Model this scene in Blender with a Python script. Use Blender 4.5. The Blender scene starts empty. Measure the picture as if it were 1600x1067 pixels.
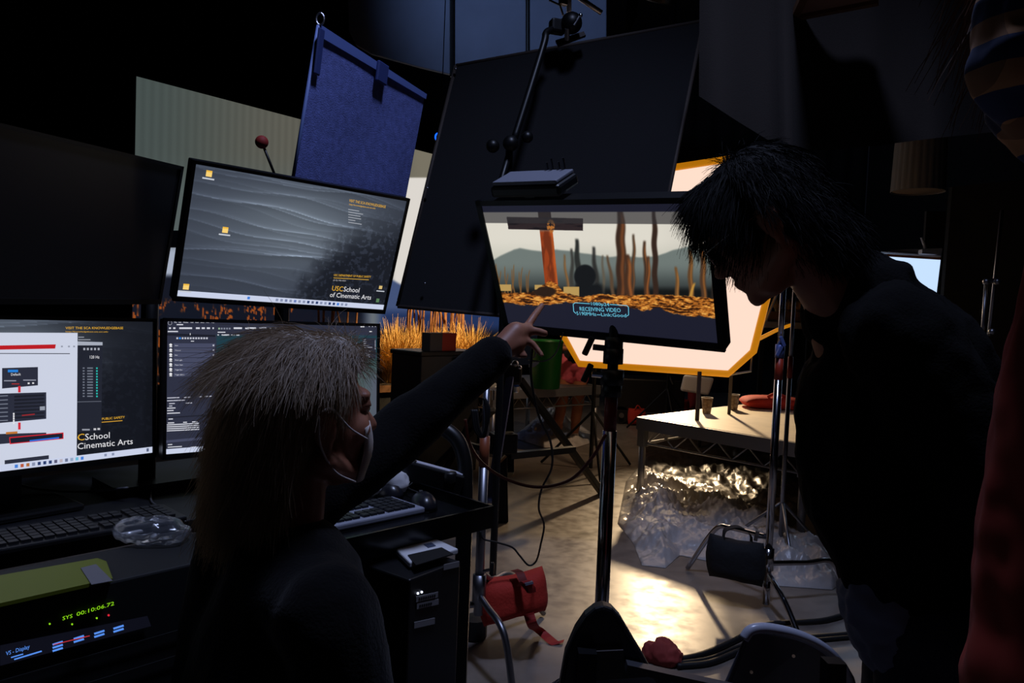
import bpy, math, random
import numpy as np
from mathutils import Vector, Matrix, noise
random.seed(7); rng = np.random.default_rng(7)
SC = bpy.context.scene
COL = SC.collection

# ------------------------------------------------------------------ camera
F, H = 1170.0, 1.33                      # focal length in pixels of a 1600x1067 frame, camera height
_up = np.array([.04, 1, -.045]); _up /= np.linalg.norm(_up)
_f = np.array([0, 0, 1.]); _Y = _f - _up*(_f@_up); _Y /= np.linalg.norm(_Y); _X = np.cross(_up, _Y)
if _X[0] < 0: _X = -_X
M = np.stack([_X, _Y, _up])              # world = M @ camera(x right, y up, z forward)
C0 = np.array([0, 0, H])
def ray(px, py): return M @ np.array([(px-800)/F, (533.5-py)/F, 1.])
def P(px, py, d): return C0 + ray(px, py)*d
def Pz(px, py, z):
    r = ray(px, py); return C0 + r*((z-H)/r[2])
def G(px, py): return Pz(px, py, 0.0)
def proj(p):
    c = (np.asarray(p)-C0) @ M
    return 800+F*c[..., 0]/c[..., 2], 533.5-F*c[..., 1]/c[..., 2]
def depth(p): return ((np.asarray(p)-C0) @ M)[..., 2]
cam = bpy.data.cameras.new('camera'); cam.sensor_width = 36; cam.lens = F/1600*36
cam.clip_start = .05
co = bpy.data.objects.new('camera', cam); COL.objects.link(co); SC.camera = co
mw = Matrix.Identity(4)
for i in range(3):
    mw[i][0] = M[i][0]; mw[i][1] = M[i][1]; mw[i][2] = -M[i][2]; mw[i][3] = C0[i]
co.matrix_world = mw

# ------------------------------------------------------------------ world, exposure
W = bpy.data.worlds.new('world'); SC.world = W; W.use_nodes = True
W.node_tree.nodes['Background'].inputs[0].default_value = (.5, .6, 1, 1)
W.node_tree.nodes['Background'].inputs[1].default_value = .0035
vs = SC.view_settings; vs.view_transform = 'Standard'; vs.look = 'None'; vs.exposure = 0; vs.gamma = 1
vs.use_curve_mapping = False

def spot(name, loc, to, watts, color, size_deg, blend, radius):
    l = bpy.data.lights.new(name, 'SPOT'); l.energy = watts; l.color = color
    l.spot_size = math.radians(size_deg); l.spot_blend = blend; l.shadow_soft_size = radius
    o = bpy.data.objects.new(name, l); COL.objects.link(o); o.location = loc
    o.rotation_euler = (Vector(to)-Vector(loc)).to_track_quat('-Z', 'Y').to_euler()
    return o
KEY_LOC, KEY_TO = (1.72, 8.1, 1.92), (1.05, 4.0, .25)
SET_LOC, SET_TO = (.55, 6.3, 2.75), (-.75, 7.15, .95)
COOL_LOC, COOL_TO = (.45, 1.35, 4.7), (.3, 2.5, 0)
RIG_LOC, RIG_TO = (-1.2, 4.6, 4.9), (.3, 7.3, 4.6)
spot('key_spot', KEY_LOC, KEY_TO, 560, (1, .72, .42), 54, 1., .08)
spot('set_spot', SET_LOC, SET_TO, 650, (1, .72, .38), 40, .5, .06)
spot('cool_spot', COOL_LOC, COOL_TO, 290, (.52, .62, 1), 84, .8, .2)
BACK_LOC, BACK_TO = (.95, 5.7, 3.5), (.45, 7.5, .5)
spot('added_back_spot', BACK_LOC, BACK_TO, 110, (1, .68, .42), 62, .9, .08)  # added warm lamp, out of sight, brightens the rear riser, bin and shorts
spot('rig_spot', RIG_LOC, RIG_TO, 130, (.4, .58, 1), 75, .8, .1)

# ------------------------------------------------------------------ materials
def lin(c):
    c = np.asarray(c, float)/255.
    return np.where(c <= .04045, c/12.92, ((c+.055)/1.055)**2.4)
MATS = {}
def mat(name, rgb=(128,128,128), rough=.6, metal=0., spec=.5, noise_amt=0., scale=20., bump=0., bscale=60., alpha=1., sheen=0., coat=0., trans=0., rgb2=None):
    if name in MATS: return MATS[name]
    m = bpy.data.materials.new(name); m.use_nodes = True; MATS[name] = m
    nt = m.node_tree; b = nt.nodes['Principled BSDF']
    c = tuple(lin(rgb))+(1,)
    b.inputs['Base Color'].default_value = c; b.inputs['Roughness'].default_value = rough
    b.inputs['Metallic'].default_value = metal; b.inputs['Specular IOR Level'].default_value = spec
    b.inputs['Alpha'].default_value = alpha; b.inputs['Sheen Weight'].default_value = sheen
    b.inputs['Coat Weight'].default_value = coat; b.inputs['Transmission Weight'].default_value = trans
    tc = None
    if noise_amt or bump: 
        tc = nt.nodes.new('ShaderNodeTexCoord')
    if noise_amt:
        n = nt.nodes.new('ShaderNodeTexNoise'); n.inputs['Scale'].default_value = scale; n.inputs['Detail'].default_value = 6
        r = nt.nodes.new('ShaderNodeValToRGB')
        c2 = lin(rgb2) if rgb2 is not None else lin(rgb)*(1-noise_amt)
        r.color_ramp.elements[0].color = tuple(c2)+(1,); r.color_ramp.elements[1].color = c
        r.color_ramp.elements[0].position = .32; r.color_ramp.elements[1].position = .68
        nt.links.new(tc.outputs['Object'], n.inputs['Vector']); nt.links.new(n.outputs['Fac'], r.inputs['Fac'])
        nt.links.new(r.outputs['Color'], b.inputs['Base Color'])
    if bump:
        n2 = nt.nodes.new('ShaderNodeTexNoise'); n2.inputs['Scale'].default_value = bscale; n2.inputs['Detail'].default_value = 4
        bp = nt.nodes.new('ShaderNodeBump'); bp.inputs['Strength'].default_value = bump; bp.inputs['Distance'].default_value = .01
        nt.links.new(tc.outputs['Object'], n2.inputs['Vector']); nt.links.new(n2.outputs['Fac'], bp.inputs['Height'])
        nt.links.new(bp.outputs['Normal'], b.inputs['Normal'])
    return m
def emis(name, rgb, strength):
    if name in MATS: return MATS[name]
    m = bpy.data.materials.new(name); m.use_nodes = True; MATS[name] = m
    b = m.node_tree.nodes['Principled BSDF']
    b.inputs['Base Color'].default_value = (.02, .02, .02, 1); b.inputs['Roughness'].default_value = .5
    b.inputs['Emission Color'].default_value = tuple(lin(rgb))+(1,); b.inputs['Emission Strength'].default_value = strength
    return m
def screen_mat(name, strength, rough=.35):
    if name in MATS: return MATS[name]
    m = bpy.data.materials.new(name); m.use_nodes = True; MATS[name] = m
    nt = m.node_tree; b = nt.nodes['Principled BSDF']
    b.inputs['Base Color'].default_value = (.012, .012, .014, 1); b.inputs['Roughness'].default_value = rough
    a = nt.nodes.new('ShaderNodeAttribute'); a.attribute_name = 'Col'
    nt.links.new(a.outputs['Color'], b.inputs['Emission Color']); b.inputs['Emission Strength'].default_value = strength
    return m
def floor_mat():
    m = bpy.data.materials.new('concrete'); m.use_nodes = True
    nt = m.node_tree; b = nt.nodes['Principled BSDF']; L = nt.links.new
    b.inputs['Specular IOR Level'].default_value = .4
    tc = nt.nodes.new('ShaderNodeTexCoord')
    n = nt.nodes.new('ShaderNodeTexNoise'); n.inputs['Scale'].default_value = 1.6; n.inputs['Detail'].default_value = 9; n.inputs['Roughness'].default_value = .65
    n2 = nt.nodes.new('ShaderNodeTexNoise'); n2.inputs['Scale'].default_value = 14; n2.inputs['Detail'].default_value = 8
    r = nt.nodes.new('ShaderNodeValToRGB')
    r.color_ramp.elements[0].color = tuple(lin((94, 85, 78)))+(1,); r.color_ramp.elements[1].color = tuple(lin((142, 133, 124)))+(1,)
    r.color_ramp.elements[0].position = .3; r.color_ramp.elements[1].position = .72
    mx = nt.nodes.new('ShaderNodeMix'); mx.inputs[0].default_value = .35
    L(tc.outputs['Object'], n.inputs['Vector']); L(tc.outputs['Object'], n2.inputs['Vector'])
    L(n.outputs['Fac'], mx.inputs[2]); L(n2.outputs['Fac'], mx.inputs[3]); L(mx.outputs[0], r.inputs['Fac']); L(r.outputs['Color'], b.inputs['Base Color'])
    mr = nt.nodes.new('ShaderNodeMapRange'); mr.inputs['From Min'].default_value = .3; mr.inputs['From Max'].default_value = .7
    mr.inputs['To Min'].default_value = .30; mr.inputs['To Max'].default_value = .46
    L(n2.outputs['Fac'], mr.inputs['Value']); L(mr.outputs[0], b.inputs['Roughness'])
    return m
def film_mat(name, rgb, opacity, rough, through=.5, bump=0.):
    m = bpy.data.materials.new(name); m.use_nodes = True
    nt = m.node_tree; L = nt.links.new; nt.nodes.remove(nt.nodes['Principled BSDF'])
    out = nt.nodes['Material Output']; c = tuple(lin(rgb))+(1,)
    tr = nt.nodes.new('ShaderNodeBsdfTransparent'); df = nt.nodes.new('ShaderNodeBsdfDiffuse'); tl = nt.nodes.new('ShaderNodeBsdfTranslucent'); gl = nt.nodes.new('ShaderNodeBsdfGlossy')
    df.inputs[0].default_value = c; tl.inputs[0].default_value = c; gl.inputs[0].default_value = (1, 1, 1, 1); gl.inputs['Roughness'].default_value = rough
    m1 = nt.nodes.new('ShaderNodeMixShader'); m1.inputs[0].default_value = through; L(df.outputs[0], m1.inputs[1]); L(tl.outputs[0], m1.inputs[2])
    m2 = nt.nodes.new('ShaderNodeMixShader'); m2.inputs[0].default_value = opacity; L(tr.outputs[0], m2.inputs[1]); L(m1.outputs[0], m2.inputs[2])
    fr = nt.nodes.new('ShaderNodeFresnel'); fr.inputs[0].default_value = 1.5
    m3 = nt.nodes.new('ShaderNodeMixShader'); L(fr.outputs[0], m3.inputs[0]); L(m2.outputs[0], m3.inputs[1]); L(gl.outputs[0], m3.inputs[2])
    L(m3.outputs[0], out.inputs[0])
    if bump:
        tc = nt.nodes.new('ShaderNodeTexCoord'); vo = nt.nodes.new('ShaderNodeTexVoronoi'); vo.inputs['Scale'].default_value = 8; no = nt.nodes.new('ShaderNodeTexNoise'); no.inputs['Scale'].default_value = 9; no.inputs['Detail'].default_value = 5
        va = nt.nodes.new('ShaderNodeVectorMath'); va.operation = 'MULTIPLY_ADD'; va.inputs[1].default_value = (.35, .35, .35); L(tc.outputs['Object'], no.inputs['Vector']); L(no.outputs['Color'], va.inputs[0]); L(tc.outputs['Object'], va.inputs[2]); L(va.outputs[0], vo.inputs['Vector'])
        bp = nt.nodes.new('ShaderNodeBump'); bp.inputs['Strength'].default_value = bump; bp.inputs['Distance'].default_value = .02; L(vo.outputs['Distance'], bp.inputs['Height'])
        for nd in (df, tl, gl): L(bp.outputs['Normal'], nd.inputs['Normal'])
    return m

black = mat('black_plastic', (22, 22, 24), .42)
bezel = mat('bezel_plastic', (12, 12, 13), .38)
blackm = mat('black_metal', (12, 12, 13), .42, .0, .4)
duvet = mat('black_duvetyne', (17, 16, 18), .95, bump=.2, bscale=300)
drape = mat('black_drape', (13, 13, 15), .95)
chrome = mat('chrome', (200, 200, 205), .16, 1.)
steel = mat('dull_steel', (150, 150, 155), .38, 1.)
alum = mat('aluminium', (165, 165, 168), .42, .8)
grey = mat('grey_plastic', (120, 122, 130), .5)
white = mat('white_paper', (215, 215, 218), .6)
rubber = mat('black_rubber', (14, 14, 14), .6)

# ------------------------------------------------------------------ mesh helpers
WL = {}
def wloc(o): return WL.get(o.name, np.zeros(3))
def tag(o, label=None, cat=None, group=None, kind=None):
    if label: o['label'] = label
    if cat: o['category'] = cat
    if group: o['group'] = group
    if kind: o['kind'] = kind
    return o
def thing(name, label, cat, loc, group=None):
    o = bpy.data.objects.new(name, None); COL.objects.link(o); o.empty_display_size = .05
    o.location = Vector(loc); WL[o.name] = np.array(loc, float); return tag(o, label, cat, group)
def link_mesh(me, name, m, parent=None, smooth=False, org=None, bevel=0):
    n = len(me.vertices); v = np.empty(n*3); me.vertices.foreach_get('co', v); v = v.reshape(-1, 3)
    if org is None:
        if parent is not None: org = (v.min(0)+v.max(0))/2
        else: org = np.array([(v[:, 0].min()+v[:, 0].max())/2, (v[:, 1].min()+v[:, 1].max())/2, v[:, 2].min()])
    v = v-org; me.vertices.foreach_set('co', v.ravel()); me.update()
    o = bpy.data.objects.new(name, me); COL.objects.link(o); WL[o.name] = np.array(org, float)
    me.materials.clear(); me.materials.append(m)
    if parent is not None:
        o.parent = parent; o.location = Vector(org-wloc(parent))
    else: o.location = Vector(org)
    me.polygons.foreach_set('use_smooth', [bool(smooth)]*len(me.polygons))
    if bevel:
        b = o.modifiers.new('bevel', 'BEVEL'); b.width = bevel; b.segments = 2; b.limit_method = 'ANGLE'
    return o
def rotz(a): 
    c, s = math.cos(a), math.sin(a); return np.array([[c, -s, 0], [s, c, 0], [0, 0, 1.]])
def nrm(v): v = np.asarray(v, float); return v/np.linalg.norm(v)
def frame(u, v=None):
    """matrix with columns u, perpendicular, normal"""
    u = nrm(u); v = np.array([0, 0, 1.]) if v is None else np.asarray(v, float)
    v = nrm(v-u*(u@v)); return np.stack([u, np.cross(v, u), v], 1)
class MB:
    def __init__(s): s.v = []; s.f = []
    def add(s, vs_, fs):
        b = len(s.v); s.v += [tuple(map(float, p)) for p in vs_]; s.f += [tuple(i+b for i in f) for f in fs]; return s
    def box(s, c, size, R=None):
        c = np.asarray(c, float); R = np.eye(3) if R is None else R
        vs_ = [c+R@(np.array([x, y, z])*np.asarray(size)/2) for x in (-1, 1) for y in (-1, 1) for z in (-1, 1)]
        return s.add(vs_, [(0, 1, 3, 2), (4, 6, 7, 5), (0, 4, 5, 1), (2, 3, 7, 6), (0, 2, 6, 4), (1, 5, 7, 3)])
    def bar(s, a, b, w, h, up=(0, 0, 1)):
        a = np.asarray(a, float); b = np.asarray(b, float); d = b-a
        if abs(nrm(d)@np.asarray(up, float)) > .98: up = (0, 1, 0)
        return s.box((a+b)/2, (np.linalg.norm(d), w, h), frame(d, up))
    def tube(s, pts, r, n=10, closed=False):
        pts = [np.asarray(p, float) for p in pts]; k = len(pts); rs = [r]*k if np.isscalar(r) else list(r)
        t0 = nrm(pts[1]-pts[0]); a = np.array([0, 0, 1.]) if abs(t0[2]) < .9 else np.array([1., 0, 0])
        x = nrm(np.cross(a, t0)); vs_ = []
        for i in range(k):
            if closed: t = nrm(pts[(i+1) % k]-pts[i-1])
            else: t = nrm(pts[min(i+1, k-1)]-pts[max(i-1, 0)])
            x = nrm(x-t*(x@t)); y = np.cross(t, x)
            for j in range(n):
                an = 2*math.pi*j/n; vs_.append(pts[i]+(x*math.cos(an)+y*math.sin(an))*rs[i])
        fs = []
        for i in range(k if closed else k-1):
            for j in range(n):
                i2 = (i+1) % k; fs.append((i*n+j, i*n+(j+1) % n, i2*n+(j+1) % n, i2*n+j))
        if not closed: fs += [tuple(range(n))[::-1], tuple((k-1)*n+j for j in range(n))]
        return s.add(vs_, fs)
    def lathe(s, base, prof, n=20, R=None):
        base = np.asarray(base, float); R = np.eye(3) if R is None else R; vs_ = []; fs = []
        for (r, h) in prof:
            for j in range(n):
                a = 2*math.pi*j/n; vs_.append(base+R@np.array([r*math.cos(a), r*math.sin(a), h]))
        for i in range(len(prof)-1):
            for j in range(n): fs.append((i*n+j, i*n+(j+1) % n, (i+1)*n+(j+1) % n, (i+1)*n+j))
        fs += [tuple(range(n))[::-1], tuple((len(prof)-1)*n+j for j in range(n))]
        return s.add(vs_, fs)
    def ball(s, c, r, R=None, n=16, m=10):
        R = np.eye(3) if R is None else R; r = np.ones(3)*r if np.isscalar(r) else np.asarray(r)
        c = np.asarray(c, float); vs_ = [c+R@(np.array([0, 0, 1.])*r)]; fs = []
        for i in range(1, m):
            t = math.pi*i/m
            for j in range(n):
                a = 2*math.pi*j/n; vs_.append(c+R@(np.array([math.sin(t)*math.cos(a), math.sin(t)*math.sin(a), math.cos(t)])*r))
        vs_.append(c-R@(np.array([0, 0, 1.])*r)); e = len(vs_)-1
        for j in range(n):
            fs.append((0, 1+j, 1+(j+1) % n)); fs.append((e, 1+(m-2)*n+(j+1) % n, 1+(m-2)*n+j))
            for i in range(m-2): fs.append((1+i*n+j, 1+(i+1)*n+j, 1+(i+1)*n+(j+1) % n, 1+i*n+(j+1) % n))
        return s.add(vs_, fs)
    def capsule(s, p0, r0, p1, r1, n=14):
        p0 = np.asarray(p0, float); p1 = np.asarray(p1, float); t = nrm(p1-p0); pts = []; rs = []
        for a in (-88, -60, -30, 0): pts.append(p0+t*r0*math.sin(math.radians(a))); rs.append(r0*math.cos(math.radians(a)))
        for a in (0, 30, 60, 88): pts.append(p1+t*r1*math.sin(math.radians(a))); rs.append(r1*math.cos(math.radians(a)))
        return s.tube(pts, rs, n)
    def prism(s, poly, off):
        n = len(poly); off = np.asarray(off, float); a = [np.asarray(p, float) for p in poly]
        return s.add(a+[p+off for p in a], [tuple(range(n)), tuple(range(2*n-1, n-1, -1))]+[(i, i+n, (i+1) % n+n, (i+1) % n) for i in range(n)])
    def mesh(s, name='mesh'):
        me = bpy.data.meshes.new(name); me.from_pydata(s.v, [], s.f); me.validate(); me.update()
        import bmesh
        bm = bmesh.new(); bm.from_mesh(me); bmesh.ops.recalc_face_normals(bm, faces=bm.faces); bm.to_mesh(me); bm.free(); return me
    def build(s, name, m, parent=None, smooth=False, bevel=0, org=None):
        return link_mesh(s.mesh(name), name, m, parent, smooth, org, bevel)
def one(name, m, label, cat, mb, smooth=False, bevel=0, group=None, kind=None):
    return tag(mb.build(name, m, None, smooth, bevel), label, cat, group, kind)
def spline(pts, k=8):
    pts = [np.asarray(p, float) for p in pts]; out = []; q = [2*pts[0]-pts[1]]+pts+[2*pts[-1]-pts[-2]]
    for i in range(1, len(q)-2):
        for j in range(k):
            t = j/k; a, b, c, d = q[i-1:i+3]
            out.append(.5*((2*b)+(-a+c)*t+(2*a-5*b+4*c-d)*t*t+(-a+3*b-3*c+d)*t**3))
    out.append(pts[-1]); return out

# body surfaces: overlapping tapered capsules fused into one continuous skin
def fused(mb, voxel, smooth=8):
    me = mb.mesh('tmp'); o = bpy.data.objects.new('tmp', me); COL.objects.link(o)
    r = o.modifiers.new('r', 'REMESH'); r.mode = 'VOXEL'; r.voxel_size = voxel
    if smooth: s_ = o.modifiers.new('s', 'SMOOTH'); s_.iterations = smooth; s_.factor = .5
    dg = bpy.context.evaluated_depsgraph_get(); dg.update()
    out = bpy.data.meshes.new_from_object(o.evaluated_get(dg)); bpy.data.objects.remove(o); return out
def wrinkle(me, amp, scale, stretch=(1, 1, 1), seed=0., ridged=False):
    n = len(me.vertices); v = np.empty(n*3); me.vertices.foreach_get('co', v); v = v.reshape(-1, 3)
    nn = np.empty(n*3); me.vertex_normals.foreach_get('vector', nn); nn = nn.reshape(-1, 3)
    d = np.empty(n)
    for i, p in enumerate(v):
        q = Vector((p[0]*stretch[0]*scale+seed, p[1]*stretch[1]*scale, p[2]*stretch[2]*scale))
        x = noise.noise(q)+.5*noise.noise(q*2.1)
        d[i] = (1-2*abs(x)) if ridged else x
    v += nn*(d*amp)[:, None]; me.vertices.foreach_set('co', v.ravel()); me.update(); return me

# flat screens: a fitted rectangle, an image painted on its vertices, lettering laid on it
def fit_rect(quad, w, h):
    q = np.array(quad, float); r = np.array([ray(*p) for p in q])
    d = np.linalg.solve(np.stack([r[0], -r[1], r[2]], 1), r[3]); d = np.append(d, 1); X = r*d[:, None]
    s = w/np.linalg.norm(X[1]-X[0]); X *= s
    u = nrm(X[1]-X[0]); v = X[3]-X[0]; v = nrm(v-u*(u@v)); c = C0+X.mean(0)
    def corners(p):
        th = np.linalg.norm(p[3:]); R = np.eye(3)
        if th > 1e-9:
            k = p[3:]/th; K = np.array([[0, -k[2], k[1]], [k[2], 0, -k[0]], [-k[1], k[0], 0]])
            R = np.eye(3)+math.sin(th)*K+(1-math.cos(th))*K@K
        U, V = R@u*w/2, R@v*h/2; c_ = p[:3]
        return np.array([c_-U-V, c_+U-V, c_+U+V, c_-U+V])
    def res(p): x, y = proj(corners(p)); return (np.stack([x, y], 1)-q).ravel()
    p = np.concatenate([c, np.zeros(3)]); lam = 1e-3
    for _ in range(60):
        e = res(p); J = np.stack([(res(p+np.eye(6)[i]*1e-5)-e)/1e-5 for i in range(6)], 1)
        A = J.T@J; st = np.linalg.solve(A+lam*np.diag(np.diag(A)), -J.T@e)
        if (res(p+st)**2).sum() < (e**2).sum(): p = p+st; lam *= .5
        else: lam *= 4
    K = corners(p); return K[0], K[1]-K[0], K[3]-K[0]
_font = {}
def glyphs(s):
    if s not in _font:
        c = bpy.data.curves.new('t', 'FONT'); c.body = s; c.resolution_u = 2
        o = bpy.data.objects.new('t', c); COL.objects.link(o); dg = bpy.context.evaluated_depsgraph_get(); dg.update()
        me = bpy.data.meshes.new_from_object(o.evaluated_get(dg)); bpy.data.objects.remove(o)
        v = np.empty(len(me.vertices)*3); me.vertices.foreach_get('co', v); v = v.reshape(-1, 3)[:, :2]
        _font[s] = (v, [tuple(p.vertices) for p in me.polygons])
    return _font[s]
class Plane:
    """a flat rectangle O + u U + v V (v downwards); carries a painted grid and an overlay of coloured marks"""
    def __init__(s, O, U, V):
        s.O, s.U, s.V = map(lambda a: np.asarray(a, float), (O, U, V)); s.n = nrm(np.cross(s.V, s.U))
        if s.n@(C0-s.O) < 0: s.n = -s.n
        s.v = []; s.f = []; s.c = []; s.lift = .0006
    def at(s, px, py):
        r = ray(px, py); t = ((s.O-C0)@s.n)/(r@s.n); return C0+r*t
    def poly(s, pts, rgb):
        b = len(s.v); s.lift += .000004
        for p in pts: s.v.append(s.at(*p)+s.n*s.lift); s.c.append(lin(rgb))
        s.f.append(tuple(range(b, b+len(pts))))
    def rect(s, x0, y0, x1, y1, rgb, sl=0., sr=None):
        sr = sl if sr is None else sr
        w = x1-x0; s.poly([(x0, y0), (x1, y0+sl*w), (x1, y1+sr*w), (x0, y1)], rgb)
    def line(s, pts, wpx, rgb):
        for a, b in zip(pts[:-1], pts[1:]):
            a = np.array(a, float); b = np.array(b, float); t = nrm(b-a); nn = np.array([-t[1], t[0]])*wpx/2
            s.poly([a-nn, b-nn, b+nn, a+nn], rgb)
    def text(s, st, p0, p1, hpx, rgb):
        v, f = glyphs(st); a = s.at(*p0); e = s.at(*p1); ux = (e-a)/max(v[:, 0].max(), 1e-3)
        up = -nrm(s.V)*hpx/.7*depth(a)/F; s.lift += .000004; b = len(s.v)
        for p in v: s.v.append(a+ux*p[0]+up*p[1]+s.n*(s.lift+.0003)); s.c.append(lin(rgb))
        s.f += [tuple(i+b for i in q) for q in f]
    def paint(s, name, nx, ny, fn, m, parent, curve=None):
        u, v = np.meshgrid(np.linspace(0, 1, nx), np.linspace(0, 1, ny)); u = u.ravel(); v = v.ravel()
        X = s.O+u[:, None]*s.U+v[:, None]*s.V; px, py = proj(X)
        col = lin(np.clip(fn(px, py, u, v), 0, 255))
        i = np.arange(nx*ny).reshape(ny, nx); q = np.stack([i[:-1, :-1], i[1:, :-1], i[1:, 1:], i[:-1, 1:]], -1).reshape(-1, 4)
        me = bpy.data.meshes.new(name); me.from_pydata(X.tolist(), [], q.tolist())
        at = me.color_attributes.new('Col', 'FLOAT_COLOR', 'POINT'); at.data.foreach_set('color', np.c_[col, np.ones(len(col))].ravel())
        return link_mesh(me, name, m, parent)
    def overlay(s, name, m, parent):
        me = bpy.data.meshes.new(name); me.from_pydata([tuple(p) for p in s.v], [], s.f)
        at = me.color_attributes.new('Col', 'FLOAT_COLOR', 'POINT'); at.data.foreach_set('color', np.c_[np.array(s.c), np.ones(len(s.c))].ravel())
        return link_mesh(me, name, m, parent)
def sm(a, b, x): t = np.clip((x-a)/(b-a), 0, 1); return t*t*(3-2*t)
def mix(a, b, t): return a*(1-t[:, None])+np.asarray(b, float)*t[:, None]
def vnoise(x, y, seed=0):
    """cheap smooth value noise, arrays in, 0..1 out"""
    xi = np.floor(x).astype(int); yi = np.floor(y).astype(int); fx = x-xi; fy = y-yi; fx = fx*fx*(3-2*fx); fy = fy*fy*(3-2*fy)
    def h(a, b): n = np.sin(a*127.1+b*311.7+seed*74.7)*43758.5453; return n-np.floor(n)
    return (h(xi, yi)*(1-fx)+h(xi+1, yi)*fx)*(1-fy)+(h(xi, yi+1)*(1-fx)+h(xi+1, yi+1)*fx)*fy
def fbm(x, y, o=4, seed=0): return sum(vnoise(x*2**k, y*2**k, seed+k)*.5**k for k in range(o))/sum(.5**k for k in range(o))
# ------------------------------------------------------------------ the stage
def struct(name, mb, m, **k): return tag(mb.build(name, m, **k), kind='structure')
FM = floor_mat()
struct('floor', MB().box((0, 5.25, -.05), (12.4, 16, .1)), FM)
struct('ceiling', MB().box((0, 5.25, 6.05), (12.4, 16, .1)), drape)
def drape_wall(name, a, b):
    a = np.array(a, float); b = np.array(b, float); d = b-a; L = np.linalg.norm(d); t = d/L; nn = np.array([-t[1], t[0]]); k = int(L*14); vs_ = []
    for i in range(k+1):
        p = a+t*L*i/k+nn*(.05*math.sin(i*1.35)+.02*math.sin(i*.5))
        vs_ += [(p[0], p[1], 0), (p[0], p[1], 6)]
    mb = MB().add(vs_, [(2*i, 2*i+2, 2*i+3, 2*i+1) for i in range(k)])
    return struct(name, mb, drape, smooth=True)
drape_wall('wall_back', (-6, 13), (6, 13)); drape_wall('wall_left', (-6, -2.6), (-6, 13)); drape_wall('wall_right', (6, 13), (6, -2.6)); drape_wall('wall_front', (6, -2.6), (-6, -2.6))

# ---- LED wall with the desert backdrop
LA, LB = np.array([-3.09, 6.08, 3.06]), np.array([.35, 10.4, 3.06])
def led_fn(px, py, u, v):
    n = len(px)
    t = sm(.0, .75, u)
    c = mix(np.tile([74., 84., 82.], (n, 1)), (98, 97, 88), sm(210, 470, px))
    c = mix(c, (128, 122, 106), sm(600, 660, px))
    c = mix(c, (92, 104, 104), sm(230, 330, py)*(1-sm(560, 620, px))*.8)
    c = mix(c, (176, 186, 206), sm(372, 396, py)*(1-sm(560, 600, px)))
    c = mix(c, (236, 230, 222), sm(276, 279, py)*sm(600, 620, px))
    c = c*(1+.035*np.sin(u*2*np.pi*74)[:, None]*(py < 300)[:, None]*(px < 600)[:, None])
    hill = 432+14*np.sin(px*.021+.6)+9*np.sin(px*.05)
    c = mix(c, (72, 88, 128), sm(hill-3, hill+4, py)*sm(580, 600, px))
    c = mix(c, (16, 22, 36), sm(425, 436, py)*(1-sm(560, 590, px)))
    c = mix(c, (36, 54, 96), sm(478, 496, py)*sm(590, 605, px))
    g = fbm(px*.09, py*.03, 4, 3); blade = (vnoise(px*.55+.2*py*np.sin(px*.03), py*.07, 9) > .66)
    gm = blade*sm(.42, .55, g)*sm(462, 480, py)*(py < 600)*(px < 470)
    c = mix(c, (196, 96, 30), gm*.8)
    return mix(c, (9, 10, 14), sm(505, 530, py)*(1-gm))
led = thing('led_wall', 'large LED wall showing a hazy desert sky behind the workstation', 'screen', ((LA+LB)/2)*[1, 1, 0])
LV = np.array([0, 0, -2.5]); pl = Plane(LA, LB-LA, LV)
pl.paint('display', 520, 330, led_fn, screen_mat('led_screen', .85), led)
bk = MB(); dn = nrm(np.cross(LB-LA, [0, 0, 1.]));  dn = -dn if dn[1] < 0 else dn
bk.prism([LA+dn*.01, LB+dn*.01, LB+LV+dn*.01, LA+LV+dn*.01], dn*.1); bk.build('cabinet', black, led)
for i in range(5):
    p = LA+(LB-LA)*(i+.5)/5; mb = MB(); mb.bar([p[0]+dn[0]*.14, p[1]+dn[1]*.14, 0], [p[0]+dn[0]*.14, p[1]+dn[1]*.14, 2.9], .06, .06); mb.build('support_post', blackm, led)

# ---- stage decks (aluminium truss risers)
wood = mat('deck_ply', (236, 224, 200), .55, noise_amt=.12, scale=9)
def deck(A, u, w, d, h, label, topm, zig=9, group='stage risers'):
    """A: near corner on the floor plan, u: direction of the first side, the second side turns left"""
    u = nrm(np.array([u[0], u[1], 0.])); v = np.array([-u[1], u[0], 0]); A = np.array([A[0], A[1], 0.]); Z = np.array([0, 0, 1.])
    t = thing('stage_riser', label, 'riser', A+u*w/2+v*d/2, group)
    R = np.stack([u, v, Z], 1); c = A+u*w/2+v*d/2
    MB().box(c+Z*(h-.012), (w-.012, d-.012, .024), R).build('deck_board', topm, t, bevel=.003)
    sides = [(A, u, w, -v), (A+u*w, v, d, u), (A+u*w+v*d, -u, w, v), (A+v*d, -v, d, -u)]
    for (p, dr, L, out) in sides:
        MB().bar(p+Z*(h-.045)+out*.008, p+dr*L+Z*(h-.045)+out*.008, .02, .085).build('edge_rail', alum, t)
        z0, z1 = h-.185, h-.085; q = p-out*.03
        MB().tube([q+dr*.06+Z*z0, q+dr*(L-.06)+Z*z0], .008, 8).build('bottom_chord', alum, t)
        k = max(4, int(round(zig*L/w))); k += k % 2
        for i in range(k):
            a = q+dr*(.06+(L-.12)*i/k)+Z*(z0 if i % 2 == 0 else z1); b = q+dr*(.06+(L-.12)*(i+1)/k)+Z*(z1 if i % 2 == 0 else z0)
            MB().tube([a, b], .005, 6).build('truss_rod', alum, t)
    for (i, j) in ((0, 0), (1, 0), (1, 1), (0, 1)):
        p = A+u*(.025+i*(w-.05))+v*(.025+j*(d-.05))
        MB().box(p+Z*(h-.11), (.055, .055, .19), R).build('corner_block', alum, t)
        MB().tube([p, p+Z*(h-.2)], .024, 12).build('leg', alum, t, smooth=True)
    return t
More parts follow.
